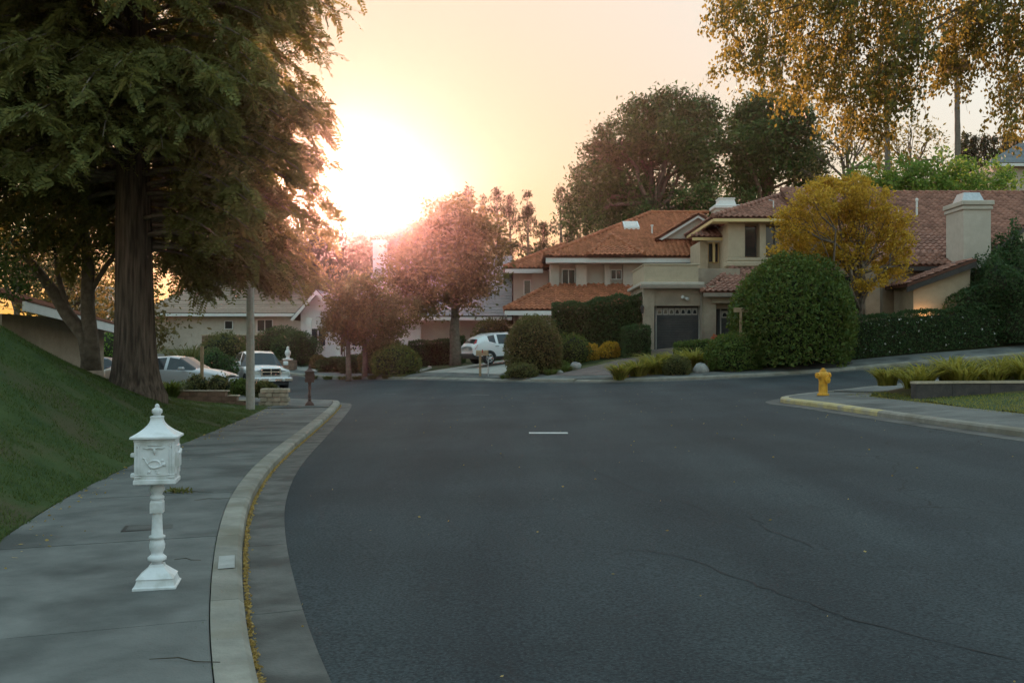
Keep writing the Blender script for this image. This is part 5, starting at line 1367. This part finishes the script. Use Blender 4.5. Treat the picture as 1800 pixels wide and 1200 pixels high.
def loft_car(name, label, loc, rz, st, glass, paint, wheels, r=.34, ww=.22, wmax=.9, group=None, cat="car", pitch=0.0, plate=True, tail=None, head=None, sill='plastic'):
    """st: stations (x, bottom z, belt z, top z, half width, top half width), rear to front; glass: {interval: side, front or rear}."""
    root = empty(name, loc, rz); root.rotation_euler = (0, pitch, rz); tag(root, label, cat, group)
    rows = []
    for x, zb, zc, zt, w, wt in st:
        mid = zb + (zc - zb) * .45
        half = [(w * .90, zb), (w * .985, zb + .14), (w, mid), (w * .985, zc - .06), (w * .955, zc), (wt, max(zt - .05, zc + .001)), (wt * .86, zt + .0), (0, zt + .025)]
        rows.append([(x, -a, b_) for a, b_ in half] + [(x, a, b_) for a, b_ in half[-2::-1]])
    K = len(rows[0]); V = [p for r_ in rows for p in r_]; body, sills, gl = [], [], {}
    for k in range(len(rows) - 1):
        for i_ in range(K - 1):
            f = (k * K + i_, (k + 1) * K + i_, (k + 1) * K + i_ + 1, k * K + i_ + 1)
            row = i_ if i_ < 7 else K - 2 - i_; kind = glass.get(k, '')
            sd_ = 'r' if i_ < 7 else 'l'
            if row == 0: sills.append(f)
            elif row == 4 and 's' in kind: gl.setdefault(('side_window', k, sd_), []).append(f)
            elif row in (5, 6) and 'f' in kind: gl.setdefault(('windscreen', k, ''), []).append(f)
            elif row in (5, 6) and 'b' in kind: gl.setdefault(('rear_window', k, ''), []).append(f)
            else: body.append(f)
    body += [tuple(range(K - 1, -1, -1)), tuple((len(rows) - 1) * K + i_ for i_ in range(K))]
    sills += [(k * K, k * K + K - 1, (k + 1) * K + K - 1, (k + 1) * K) for k in range(len(rows) - 1)]
    def sub(nm, fs, m, smooth):
        idx = sorted({i_ for f in fs for i_ in f}); mp = {v: j for j, v in enumerate(idx)}
        return link(nm, polymesh(nm, [V[i_] for i_ in idx], [[mp[i_] for i_ in f] for f in fs]), m, root, smooth)
    sub("body", body, paint, True); sub("sill", sills, M[sill], False)
    for (nm, k, sd_), fs in gl.items(): sub(nm, fs, M['glass'], False)
    for x in wheels:
        for s_ in (-1, 1):
            a = MB(); a.prism([(x + (r + .055) * math.cos(t), r + (r + .055) * math.sin(t)) for t in np.linspace(-.1, math.pi + .1, 16)], 'y', *( (s_ * wmax * .70, s_ * (wmax + .004)) if s_ > 0 else (s_ * (wmax + .004), s_ * wmax * .70)))
            a.build("wheel_arch", M['plastic'], root)
            wheel(root, x, s_ * (wmax - ww * .42), r, ww, s_)
    return root

SUV = [(-2.27, .50, .92, .98, .70, .62), (-2.25, .42, 1.00, 1.06, .82, .70), (-2.17, .36, 1.06, 1.14, .88, .70), (-1.92, .32, 1.18, 1.36, .905, .66), (-1.66, .30, 1.28, 1.49, .91, .65), (-1.36, .30, 1.22, 1.56, .91, .64), (-.95, .28, 1.10, 1.61, .91, .64),
       (-.80, .28, 1.06, 1.62, .91, .64), (.12, .28, 1.02, 1.61, .91, .64), (.22, .28, 1.02, 1.60, .91, .64), (.62, .28, 1.0, 1.52, .91, .62), (1.28, .28, .99, 1.05, .91, .66), (1.75, .30, .94, .98, .90, .64), (2.10, .34, .84, .88, .84, .58), (2.24, .42, .72, .76, .72, .5), (2.27, .5, .66, .68, .62, .4)]
a26 = R(27); cx, cy = -.35, 54.2
suv = loft_car("white_car", "white suv parked on the pale driveway, seen from behind", (cx, cy, H(cx, cy) + .15), a26, SUV, {2: 'b', 3: '', 5: 's', 7: 's', 9: 's', 10: 'sf'}, M['carwhite'], (-1.38, 1.32), .35, .23, .91, pitch=-.05)
for s_ in (-1, 1):
    tl = MB().add([(-2.20, s_ * .62, 1.02), (-2.06, s_ * .80, 1.02), (-2.0, s_ * .90, 1.10), (-2.15, s_ * .885, .86), (-2.245, s_ * .70, .86), (-1.97, s_ * .74, 1.36), (-2.0, s_ * .68, 1.36)], [(0, 1, 3, 4), (1, 2, 3), (0, 6, 5, 1)])
    tl.v = [(x - .03, y * 1.025, z_) for x, y, z_ in tl.v]; tl.build("tail_lamp", M['redlamp'], suv)
MB().box(-2.30, -2.25, -.17, .17, .80, .90, .01).build("number_plate", M['lamp'], suv); MB().box(-2.33, -2.24, -.80, .80, .50, .62, .03).build("bumper", M['plastic'], suv)
MB().box(-1.02, -.80, -.935, -.915, .93, .97, .008).build("door_handle", M['chrome'], suv); MB().box(.05, .25, -.935, -.915, .92, .96, .008).build("door_handle", M['chrome'], suv)
for s_ in (-1, 1): MB().tube([(-1.4, s_ * .57, 1.56), (-1.1, s_ * .56, 1.63), (-.1, s_ * .56, 1.66), (.2, s_ * .56, 1.62)], .018, 6).build("roof_rail", M['metal'], suv)
MB().box(.85, 1.08, -1.08, -.93, 1.02, 1.16, .03).build("door_mirror", M['carwhite'], suv)

SEDAN = [(-2.35, .45, .80, .84, .66, .56), (-2.30, .36, .90, .96, .80, .62), (-2.1, .30, .94, 1.00, .86, .62), (-1.62, .26, .94, 1.06, .88, .60), (-.95, .24, .93, 1.38, .89, .56), (-.85, .24, .93, 1.40, .89, .57), (-.10, .24, .92, 1.45, .89, .59), (0.02, .24, .92, 1.45, .89, .59),
         (.42, .24, .91, 1.40, .89, .57), (1.12, .24, .90, .97, .89, .62), (1.7, .26, .84, .90, .87, .62), (2.15, .32, .74, .79, .80, .54), (2.32, .40, .64, .68, .68, .44)]
for px, Y, rz, paint, lab, dx in [(312, 40.0, -.20, 'carsilver', "silver sedan parked behind the garden steps, nearest of the parked cars", 0), (285, 43.2, -.12, 'cartan', "champagne sedan parked just beyond the silver sedan", 0), (182, 46.5, -.05, 'carblue', "dark blue sedan showing left of the redwood trunk", 0)]:
    x = (px - 900) / F * Y
    s_ = loft_car("parked_sedan", lab, (x, Y, H(x, Y) + .16), rz, SEDAN, {3: 'b', 4: 's', 5: 's', 7: 's', 8: 'sf'}, M[paint], (-1.40, 1.42), .32, .21, .89, group="sedans parked at left")
    for q in (-1, 1):
        MB().box(2.12, 2.28, q * .62 - .14, q * .62 + .14, .58, .70, .03).build("headlight", M['lamp'], s_); MB().box(-2.36, -2.24, q * .6 - .16, q * .6 + .16, .70, .84, .03).build("tail_lamp", M['redlamp'], s_)
        MB().box(.62, .82, q * .98 - .08, q * .98 + .08, .92, 1.03, .03).build("door_mirror", M[paint], s_)
        MB().box(-.72, -.55, q * .895 - .012, q * .895 + .012, .80, .835, .006).build("door_handle", M['chrome'], s_)

TRUCK = [(-2.85, .55, 1.10, 1.12, .90, .84), (-2.80, .48, 1.16, 1.19, .97, .88), (-1.02, .46, 1.16, 1.19, .99, .88), (-.98, .46, 1.17, 1.60, .99, .70), (-.90, .46, 1.17, 1.84, .99, .70), (.22, .46, 1.17, 1.90, .99, .72), (.34, .46, 1.17, 1.90, .99, .72), (.75, .46, 1.17, 1.80, .99, .69),
         (1.30, .46, 1.17, 1.24, .99, .72), (1.5, .46, 1.08, 1.24, .99, .62), (2.45, .5, 1.02, 1.20, .98, .56), (2.66, .52, 1.0, 1.15, .94, .52), (2.74, .56, .96, 1.08, .84, .48)]
fx, fy = .47, -.88; cx, cy = -11.3 - fx * 2.7, 46.6 - fy * 2.7
tr = loft_car("pickup_truck", "white pickup truck facing the road with chrome crosshair grille", (cx, cy, H(cx, cy) + .02), math.atan2(fy, fx), TRUCK, {4: 's', 6: 's', 7: 'sf', 3: 'b'}, M['carwhite'], (-1.75, 1.78), .41, .27, .99, cat="pickup")
MB().box(2.70, 2.80, -.46, .46, .74, 1.12, .03).build("grille_surround", M['chrome'], tr)
MB().box(2.79, 2.81, -.40, -.03, .96, 1.07).box(2.79, 2.81, .03, .40, .96, 1.07).box(2.79, 2.81, -.40, -.03, .79, .91).box(2.79, 2.81, .03, .40, .79, .91).build("grille", M['dark'], tr)
for q in (-1, 1):
    MB().box(2.60, 2.76, q * .70 - .17, q * .70 + .17, .78, .98, .05).build("headlight", M['lamp'], tr)
    MB().box(1.05, 1.2, q * 1.14 - .11, q * 1.14 + .11, 1.22, 1.42, .03).build("door_mirror", M['carwhite'], tr)
    MB().box(-.5, -.3, q * 1.0 - .012, q * 1.0 + .012, 1.03, 1.07, .006).build("door_handle", M['chrome'], tr)
    MB().lathe([(.06, .0), (.075, .03), (.0, .05)], 10, c=(0, 0)).build("fog_lamp", M['lamp'], tr).matrix_local = Matrix.Translation((2.93, q * .55, .56)) @ Matrix.Rotation(R(90), 4, 'Y')
MB().box(2.70, 2.94, -.98, .98, .46, .68, .05).build("bumper", M['chrome'], tr); MB().box(2.70, 2.86, -.8, .8, .30, .455, .04).build("air_dam", M['plastic'], tr)
MB().box(2.94, 2.955, -.16, .16, .50, .62).build("number_plate", M['trim'], tr)

# ------------------------------------------------------------------ street furniture
def iron_mailbox(label, loc, rz, m, s=1.0):
    root = empty("pedestal_mailbox", loc, rz); tag(root, label, "mailbox", "cast iron pedestal mailboxes"); root.scale = (s * .93, s * .93, s)
    # base, stepped and flared
    MB().lathe([(.172, 0), (.172, .018), (.160, .026), (.150, .05), (.142, .075), (.150, .08), (.120, .105), (.085, .135), (.062, .155), (.055, .175)], sq=True).build("foot", m, root)
    MB().lathe([(.045, .17), (.044, .195), (.075, .205), (.078, .225), (.06, .24), (.046, .252), (.05, .27), (.062, .295), (.065, .325), (.055, .355), (.046, .37), (.066, .378), (.066, .392), (.047, .40), (.044, .46), (.040, .565), (.040, .58)], 24).build("stem", m, root, True)
    MB().lathe([(.052, .575), (.052, .655), (.046, .665), (.046, .672)], sq=True).build("stem_block", m, root)
    MB().lathe([(.040, .668), (.058, .684), (.058, .70), (.040, .715), (.05, .735), (.062, .75), (.062, .768), (.05, .785), (.075, .80), (.11, .812)], 20).build("neck", m, root, True)
    w, d, z0, z1 = .160, .145, .83, 1.155
    b = MB().box(-w, w, -d, d, z0, z1, .004).box(-w - .008, w + .008, -d - .008, d + .008, z0 - .022, z0 + .016, .006).box(-w - .006, w + .006, -d - .006, d + .006, z1 - .018, z1 + .004, .004)
    bo = b.build("box", m, root)
    y = -d
    MB().box(-w + .004, -w + .02, y - .008, y, z0 + .02, z1 - .02, .003).box(-w + .028, -w + .04, y - .006, y, z0 + .03, z1 - .03, .003).build("corner_fluting", m, bo)
    MB().box(w - .02, w - .004, y - .008, y, z0 + .02, z1 - .02, .003).box(w - .04, w - .028, y - .006, y, z0 + .03, z1 - .03, .003).build("corner_fluting", m, bo)
    for zc in (z0 + .036, z0 + .054):
        for x0_ in (-w, w - .055): MB().box(x0_, x0_ + .055, y - .010, y, zc - .006, zc + .004, .002).build("plinth_moulding", m, bo)
    MB().box(-.112, .112, y - .005, y, z0 + .045, z1 - .035, .003).build("door_panel", m, bo)
    yy = y - .008
    # spread-wing ornament
    o = MB(); o.tube([(-.088, yy, z1 - .062), (-.06, yy, z1 - .068), (-.03, yy, z1 - .062), (0, yy, z1 - .070), (.03, yy, z1 - .062), (.06, yy, z1 - .068), (.088, yy, z1 - .058)], [.005, .009, .010, .012, .010, .009, .005], 6)
    o.tube([(-.05, yy, z1 - .050), (0, yy, z1 - .040), (.05, yy, z1 - .050)], [.004, .009, .004], 6); o.tube([(0, yy, z1 - .066), (.002, yy, z1 - .095), (.003, yy, z1 - .118)], [.014, .012, .003], 6)
    o.build("wing_ornament", m, bo, True)
    for s_ in (-1, 1): MB().lathe([(.0, -.006), (.015, -.004), (.017, .0)], 10).build("rosette", m, bo, True).matrix_local = Matrix.Translation((s_ * (w - .028), y - .002, z1 - .05)) @ Matrix.Rotation(R(90), 4, 'X')
    # coiled horn
    hz = z0 + .135
    o = MB(); o.tube([(.046 * math.cos(t), yy, hz + .030 * math.sin(t)) for t in np.linspace(0, 6.283, 21)], .0075, 6, False)
    o.tube([(-.075, yy, hz + .042), (-.06, yy, hz + .012), (-.035, yy, hz - .018), (0, yy, hz - .030), (.04, yy, hz - .020), (.07, yy, hz - .002), (.088, yy, hz + .0)], [.005, .006, .008, .009, .009, .011, .016], 6)
    o.tube([(-.09, yy, hz + .048), (-.07, yy, hz + .044)], [.009, .005], 6); o.tube([(.05, yy, hz + .022), (.072, yy, hz + .034)], [.005, .008], 6)
    o.build("horn_emblem", m, bo, True)
    o = MB()
    for a, c in (((-.05, hz - .05), (-.03, hz - .068)), ((-.03, hz - .045), (-.055, hz - .072)), ((.015, hz - .066), (.04, hz - .07)), ((.01, hz - .05), (.03, hz - .052))): o.tube([(a[0], yy, a[1]), (c[0], yy, c[1])], [.006, .004], 6)
    o.build("tassel_ornament", m, bo, True)
    for zc in (z0 + .05, z0 + .205): MB().box(-w - .03, -w, -d + .01, -d + .05, zc - .017, zc + .017, .006).build("hinge", m, bo)
    o = MB().box(w, w + .012, -.11, .11, z0 + .05, z1 - .05, .005).box(w + .010, w + .024, -.08, .08, z0 + .10, z1 - .10, .006); o.tube([(w + .022, -.05, z1 - .12), (w + .03, 0, z1 - .09), (w + .022, .05, z1 - .12)], .012, 6)
    o.build("side_plate", m, bo)
    # concave pagoda roof and finial
    pr = []
    for t in np.linspace(0, 1, 9): pr.append((.046 + (.186 - .046) * (1 - t) ** 1.9, 1.178 + .135 * t))
    rf = MB().lathe([(.178, 1.158), (.190, 1.162), (.190, 1.176)] + pr + [(.050, 1.316), (.050, 1.326), (.034, 1.33)], sq=True).build("cap_roof", m, root)
    MB().lathe([(.030, 1.325), (.030, 1.345), (.043, 1.352), (.043, 1.375), (.036, 1.384), (.026, 1.388), (.018, 1.398), (.020, 1.408), (.012, 1.42), (.002, 1.425)], 16).build("finial", m, rf, True)
    o = MB()
    for k in range(4):
        a = math.pi / 4 + k * math.pi / 2; o.lathe([(.004, 1.35), (.014, 1.36), (.014, 1.376), (.004, 1.386)], 8, c=(.036 * math.cos(a), .036 * math.sin(a)))
    o.build("finial_leaves", m, rf, True)
    return root
mx, my = -2.68, 7.52
iron_mailbox("white cast iron pedestal mailbox with horn emblem on the near pavement", (mx, my, H(mx, my) + .128), R(11), M['white'], .965)
bx2, by2 = -6.75, 33.2
iron_mailbox("brown cast iron pedestal mailbox at the far street corner", (bx2, by2, H(bx2, by2) + .128), R(12), M['bronze'], .965)

def hydrant():
    x, y = 8.72, 27.9; root = empty("fire_hydrant", (x, y, H(x, y) + .13), R(18)); tag(root, "yellow fire hydrant on the right corner pavement", "hydrant"); m = M['hydrant']
    MB().lathe([(.165, 0), (.165, .035), (.15, .04), (.128, .06), (.122, .10), (.118, .40), (.135, .46), (.15, .52), (.15, .60), (.135, .64), (.10, .665), (.08, .69), (.09, .70), (.09, .715), (.05, .73)], 22).build("barrel", m, root, True)
    MB().lathe([(.045, .728), (.045, .765), (.03, .77)], 6).build("top_nut", m, root)
    for k in range(8):
        a = k * math.pi / 4; MB().lathe([(.018, .034), (.018, .06)], 6, c=(.143 * math.cos(a), .143 * math.sin(a))).build("bolt", m, root)
    def outlet(name, a, z_, r, L):
        o = MB().lathe([(r * .85, 0), (r * .85, L * .5), (r * 1.12, L * .52), (r * 1.12, L * .95), (r * .7, L), (r * .35, L * 1.02), (r * .35, L * 1.3), (r * .2, L * 1.32)], 14).build(name, m, root, False)
        o.matrix_local = Matrix.Translation((0, 0, z_)) @ Matrix.Rotation(a, 4, 'Z') @ Matrix.Rotation(R(90), 4, 'Y') @ Matrix.Translation((0, 0, .10))
    outlet("outlet", R(10), .565, .075, .14); outlet("outlet", R(190), .565, .075, .14); outlet("outlet", R(-78), .44, .085, .09)
hydrant()

def lamp_post():
    x, y = -8.2, 31.2; root = empty("lamp_post", (x, y, bank_z(x, y) - .1)); tag(root, "tapered concrete street lamp post beside the stone planter", "lamp post")
    MB().lathe([(.145, -.3), (.135, 1.5), (.10, 7.0), (.085, 8.6)], 10).build("post", M['pole'], root, False)
    MB().tube([(0, 0, 8.4), (.3, .1, 8.9), (1.0, .3, 9.15), (1.9, .5, 9.2)], [.05, .045, .04, .035], 8).build("arm", M['metal'], root, True)
    MB().box(1.75, 2.35, .38, .62, 9.14, 9.27, .05).build("luminaire", M['metal'], root)
    MB().box(-.05, .05, -.155, -.135, .5, .9, .01).build("hatch", M['pole'], root)
lamp_post()

def block_wall():
    root = empty("step_wall", (-9.5, 32.6, H(-9.5, 32.6))); tag(root, "stepped brown block wall at the end of the grassy bank", "wall"); b = Vector(root.location)
    k = 0
    for row in range(4):
        z_ = .02 + row * .155; x = -11.3 - (.15 if row % 2 else 0); xe = [-8.66, -8.72, -8.98, -9.32][row]
        while x < xe - .05:
            e = min(x + .30, xe)
            MB().box(x + .004 - b.x, e - .004 - b.x, -.14, .14, z_ - .03 if row == 0 else z_ + .003, z_ + .150, .008).build("block", M['brick'], root); x = e
    for a, c, z_ in ((-11.3, -9.28, .642), (-9.27, -8.94, .487), (-8.93, -8.62, .332)):
        MB().box(a - b.x, c - b.x, -.16, .16, z_, z_ + .04, .008).build("coping", M['stone'], root)
block_wall()
def stone_planter():
    root = empty("stone_planter", (-8.0, 33.4, H(-8.0, 33.4) + .1)); tag(root, "pale stone planter beside the lamp post", "planter")
    for row in range(4):
        for k in range(4):
            w = .23; j = random.uniform(-.02, .02); x = -.46 + k * w + (.06 if row % 2 else 0)
            MB().box(x + .006, x + w - .006, -.20 + j, .20, row * .15 + .004, row * .15 + .146, .018).build("stone_block", M['stone'], root)
stone_planter()

def rock(label, px, Y, r, group="garden boulders", dz=.05):
    g_ = on_ground(px, Y, dz); V, Fc = [], []; a, b_ = 12, 7; s_ = rng.uniform(0, 6, 4)
    for j in range(b_):
        f = math.pi * (j + .02) / (b_ - .96)
        for i_ in range(a):
            t = 2 * math.pi * i_ / a; q = 1 + .16 * math.sin(2 * t + s_[0]) * math.sin(2 * f + s_[1]) + .10 * math.sin(5 * t + s_[2] + 3 * f)
            V.append((r[0] * q * math.sin(f) * math.cos(t), r[1] * q * math.sin(f) * math.sin(t), r[2] * (.6 + q * math.cos(f))))
    Fc = [(j * a + i_, (j + 1) * a + i_, (j + 1) * a + (i_ + 1) % a, j * a + (i_ + 1) % a) for j in range(b_ - 1) for i_ in range(a)] + [tuple(range(a)), tuple(range(b_ * a - 1, (b_ - 1) * a - 1, -1))]
    o = link("boulder", polymesh("boulder", V, Fc), M['boulder'], None, True); o.location = g_; tag(o, label, "boulder", group)
rock("pale boulder between the ball shrub and the huge egg-shaped shrub", 1232, 42.9, (.36, .3, .30))
rock("grey boulder in the planting left of the brown driveway", 1012, 48.6, (.32, .26, .22))
rock("small pale rock at the brown driveway's left edge", 984, 47.0, (.18, .16, .14))

def post_mailbox():
    x, y = P(850, 660, 46.6).x, 48.3; root = empty("post_mailbox", (x, y, H(x, y) + .13), R(-12)); tag(root, "timber mailbox on two thin posts in front of the white car", "mailbox")
    MB().box(-.27, -.17, -.05, .05, 0, 1.02, .01).build("post", M['timber'], root); MB().box(.16, .21, -.02, .02, 0, .95, .006).build("post", M['metal'], root)
    MB().box(-.42, .32, -.12, .12, 1.0, 1.05, .01).build("shelf", M['timber'], root)
    pr = [(-.11, 1.052), (.11, 1.052), (.11, 1.16)] + [(.11 * math.cos(t), 1.16 + .11 * math.sin(t)) for t in np.linspace(.2, 2.94, 8)] + [(-.11, 1.16)]
    MB().prism(pr, 'x', -.40, .18).build("box", M['timber'], root); MB().box(-.10, -.06, -.14, -.115, 1.14, 1.3, .004).build("flag", M['redlamp'], root)
post_mailbox()

def statue():
    x, y = P(506, 620, 61).x, 61.0; z_ = H(x, y) + .1; root = empty("garden_fountain", (x, y, z_)); tag(root, "small white figure fountain on a brick pedestal left of the white house", "fountain")
    for row in range(3):
        for k in range(3): MB().box(-.48 + k * .32 + .005, -.16 + k * .32 - .005, -.45, .45, row * .2 + .004, row * .2 + .196, .012).build("block", M['brick'], root)
    MB().lathe([(.30, .6), (.34, .66), (.30, .70), (.12, .72), (.10, .82), (.16, .92), (.19, 1.05), (.15, 1.18), (.08, 1.24), (.10, 1.32), (.07, 1.42), (.02, 1.46)], 16).build("figure", M['trim'], root, True)
statue()

def low_wall():
    root = empty("corner_wall", (11.2, 25.6, H(11.2, 25.6) + .1)); tag(root, "low shaded planter wall with pale coping on the right corner", "wall"); b = Vector(root.location)
    pts = [(10.3, 25.35), (11.6, 25.75), (13.2, 25.95), (15.2, 25.9), (17.4, 25.6), (20, 25.0)]
    ln_ = smooth_line(pts, .12, 3); nn = normals2(ln_, 1); top = H(10.3, 25.35) + .50
    k = 9
    for i_ in range(0, len(ln_) - k, k):
        V, c = [], []
        for j in range(i_, i_ + k + 1):
            (x, y), n_ = ln_[j], nn[j]; e = .004 if j == i_ else -.004 if j == i_ + k else 0
            for o_, z_ in ((0, -.15), (.22, -.15), (.22, top - b.z), (0, top - b.z)): V.append((x + n_[0] * o_ + e - b.x, y + n_[1] * o_ - b.y, z_))
            for o_, z_ in ((-.03, 0), (.25, 0), (.25, .06), (-.03, .06)): c.append((x + n_[0] * o_ + e - b.x, y + n_[1] * o_ - b.y, top - b.z + .002 + z_))
        Fc = [(j * 4 + q, (j + 1) * 4 + q, (j + 1) * 4 + (q + 1) % 4, j * 4 + (q + 1) % 4) for j in range(k) for q in range(4)] + [(0, 1, 2, 3), (4 * k + 3, 4 * k + 2, 4 * k + 1, 4 * k)]
        link("wall_block", polymesh("wall_block", V, Fc), M['shadedblock'], root); link("coping_stone", polymesh("coping_stone", c, Fc), M['stone'], root)
low_wall()

def timber_post(label, px, Y, h_, bar=False, name="timber_post"):
    x = (px - 900) / F * Y; root = empty(name, (x, Y, H(x, Y) + .1)); tag(root, label, "post")
    MB().box(-.05, .05, -.05, .05, -.1, h_, .008).build("post", M['timber'], root)
    if bar: MB().box(-.3, .45, -.04, .04, h_ - .02, h_ + .18, .01).build("sign_board", M['timber'], root)
timber_post("weathered timber post in front of the silver sedan", 355, 36.2, 1.95)
timber_post("slender timber post with board at the left edge of the huge shrub", 1302, 41.9 + 1.0, 2.55, True, "sign_post")

def round_lid():
    x, y = P(1486, 640, 43.0).x, 43.3; o = MB().lathe([(.0, 0), (.42, 0), (.42, .018), (.36, .022), (.0, .022)], 24); ob = o.build("manhole_cover", M['trimdark']); ob.location = (x, y, H(x, y) + .131); tag(ob, "dark round utility cover in the pavement behind the hydrant", "manhole cover")
round_lid()
def meter_lid():
    gx_, gy_ = G(272, 928, .13); root = empty("meter_cover", (gx_, gy_, H(gx_, gy_) + .131), R(14)); tag(root, "dark rectangular meter cover set in the near pavement behind the white mailbox", "meter cover")
    MB().box(-.30, .30, -.17, .17, -.01, .003, .001).build("cover_frame", M['trimdark'], root); MB().box(-.26, .26, -.135, .135, .0032, .005, .0005).build("cover_plate", M['gutter'], root)
meter_lid()

# pale painted patch on the curb top
i_ = int(np.argmin(np.abs(left_curb[:, 1] - G(398, 990, .13)[1]) + 100 * (left_curb[:, 1] < 0))); nn_ = normals2(left_curb, 1)
V_ = []
for j in (i_, i_ + 1):
    for o_ in (.07, .20): q = left_curb[j] + nn_[j] * o_; V_.append((q[0], q[1], H(*q) + .1365))
tag(link("curb_patch", polymesh("curb_patch", V_, [(0, 1, 3, 2)]), M['curbpaint']), "pale painted patch on the left curb beside the white mailbox", "marking")
# twigs and leaf litter
def twig(px, py, label, L=.5, leafy=False):
    x, y = G(px, py, .13); z_ = H(x, y) + .138; root = empty("fallen_twig", (x, y, z_), rng.uniform(-.5, .5)); tag(root, label, "twig", "fallen twigs on the near pavement")
    MB().tube([(-L / 2, 0, 0), (-L * .1, .04, .012), (L * .2, .02, .006), (L / 2, .07, 0)], [.002, .004, .0035, .002], 6).build("stick", M['twig'], root, True)
    if leafy: leaves_at("needles", rng.normal(size=(140, 3)) * np.array([.09, .05, .012]) + np.array([-L * .3, 0, .02]), .07, M['lf_redwood'], root, .3)
twig(335, 866, "leafy fallen twig right of the white mailbox", .55, True); twig(372, 880, "bare fallen twig beside the leafy one, near the curb", .4)
twig(325, 987, "short dark twig right of the white mailbox's foot", .22); twig(318, 1166, "thin curved twig at the bottom of the near pavement", .42)
n = 8000
s_i = rng.integers(0, len(left_curb), n * 3); c = left_curb[s_i]; nm = normals2(left_curb, 1)[s_i]
k = (c[:, 1] > 2) & (c[:, 0] > -6); c, nm = c[k][:n], nm[k][:n]
off = -np.abs(rng.normal(scale=.018, size=len(c))) - .006
tt = np.stack([nm[:, 1], -nm[:, 0]], 1)
xy = c + nm * off[:, None] + tt * rng.uniform(-.3, .3, len(c))[:, None]
tag(leaves_at("gutter_litter", np.c_[xy, HN(xy) + .016 + .012 * rng.random(len(xy))], .026, M['litter'], None, .6, flat=.8), "thin line of dry golden leaves along the left gutter", "leaf litter", kind="stuff")
n = 260
xy = np.concatenate([np.c_[rng.uniform(-6, 8, n), rng.uniform(4, 40, n)]]); xy = xy[inside_np(xy, road_poly)]
tag(leaves_at("road_litter", np.c_[xy, HN(xy) + .012], .03, M['litter'], None, .6, flat=.9), "scattered tiny dry leaves on the asphalt", "leaf litter", kind="stuff")
n = 260; ky = 4 + 28 * rng.random(n); kx = np.interp(ky, EDGE[:, 1], EDGE[:, 0]) + np.abs(rng.normal(scale=.28, size=n)); pq = np.c_[kx, ky]
tag(leaves_at("pavement_litter", np.c_[pq, HN(pq) + .142], .038, M['litter'], None, .55, flat=.9), "sparse dry leaves along the grass edge of the near pavement", "leaf litter", kind="stuff")
n = 900; c = left_curb[rng.integers(0, len(left_curb), n)]; nm = normals2(left_curb, 1)
idx = rng.integers(0, len(left_curb), n); idx = idx[(left_curb[idx][:, 1] > 2) & (left_curb[idx][:, 0] > -6)]
xy = left_curb[idx] + nm[idx] * (.252 + rng.normal(scale=.006, size=len(idx)))[:, None] + rng.normal(scale=.1, size=(len(idx), 2)) * np.stack([nm[idx][:, 1], -nm[idx][:, 0]], 1)
tag(blades("joint_weeds", np.c_[xy, HN(xy) + .115], .035, .008, 1.2, M['lf_lawn'], seg=1), "tiny weeds in the joint behind the left curb", "weeds", kind="stuff")

# garden uplight glowing on the tan wall
def uplight():
    root = empty("garden_uplight", (19.1, 46.2, 3.1)); tag(root, "small lit garden uplight shining on the tan house wall", "garden light")
    root.location.z = H(19.1, 46.2) + .1
    zr = 3.25 - root.location.z
    MB().lathe([(.03, -.1), (.03, zr - .05), (.06, zr - .04), (.07, zr + .03), (.055, zr + .035)], 10).build("housing", M['trimdark'], root)
    e, n_, l_ = new_mat("lit lamp"); o_ = n_.new("ShaderNodeOutputMaterial"); em = n_.new("ShaderNodeEmission"); em.inputs[0].default_value = (1, .55, .2, 1); em.inputs[1].default_value = 6; l_.new(em.outputs[0], o_.inputs[0])
    MB().lathe([(.0, zr + .036), (.05, zr + .037), (.03, zr + .06), (.0, zr + .065)], 10).build("lens", e, root)
    ld = bpy.data.lights.new("uplight_bulb", 'POINT'); ld.energy = 3.5; ld.color = (1, .5, .2); ld.shadow_soft_size = .05
    lo_ = bpy.data.objects.new("uplight_bulb", ld); col.objects.link(lo_); lo_.parent = root; lo_.location = (0, 0, zr + .15)
uplight()

# ------------------------------------------------------------------ evening haze
hz = MB().box(-310, 310, -130, 410, -14, 29).build("haze", None)
m, n_, l_ = new_mat("evening haze"); o_ = n_.new("ShaderNodeOutputMaterial"); pv = n_.new("ShaderNodeVolumePrincipled")
pv.inputs['Color'].default_value = (1.0, 0.64, 0.74, 1); pv.inputs['Density'].default_value = 0.00021; pv.inputs['Anisotropy'].default_value = 0.94
l_.new(pv.outputs[0], o_.inputs['Volume']); hz.data.materials.append(m); tag(hz, "thin warm evening haze filling the street", "haze", kind="stuff")
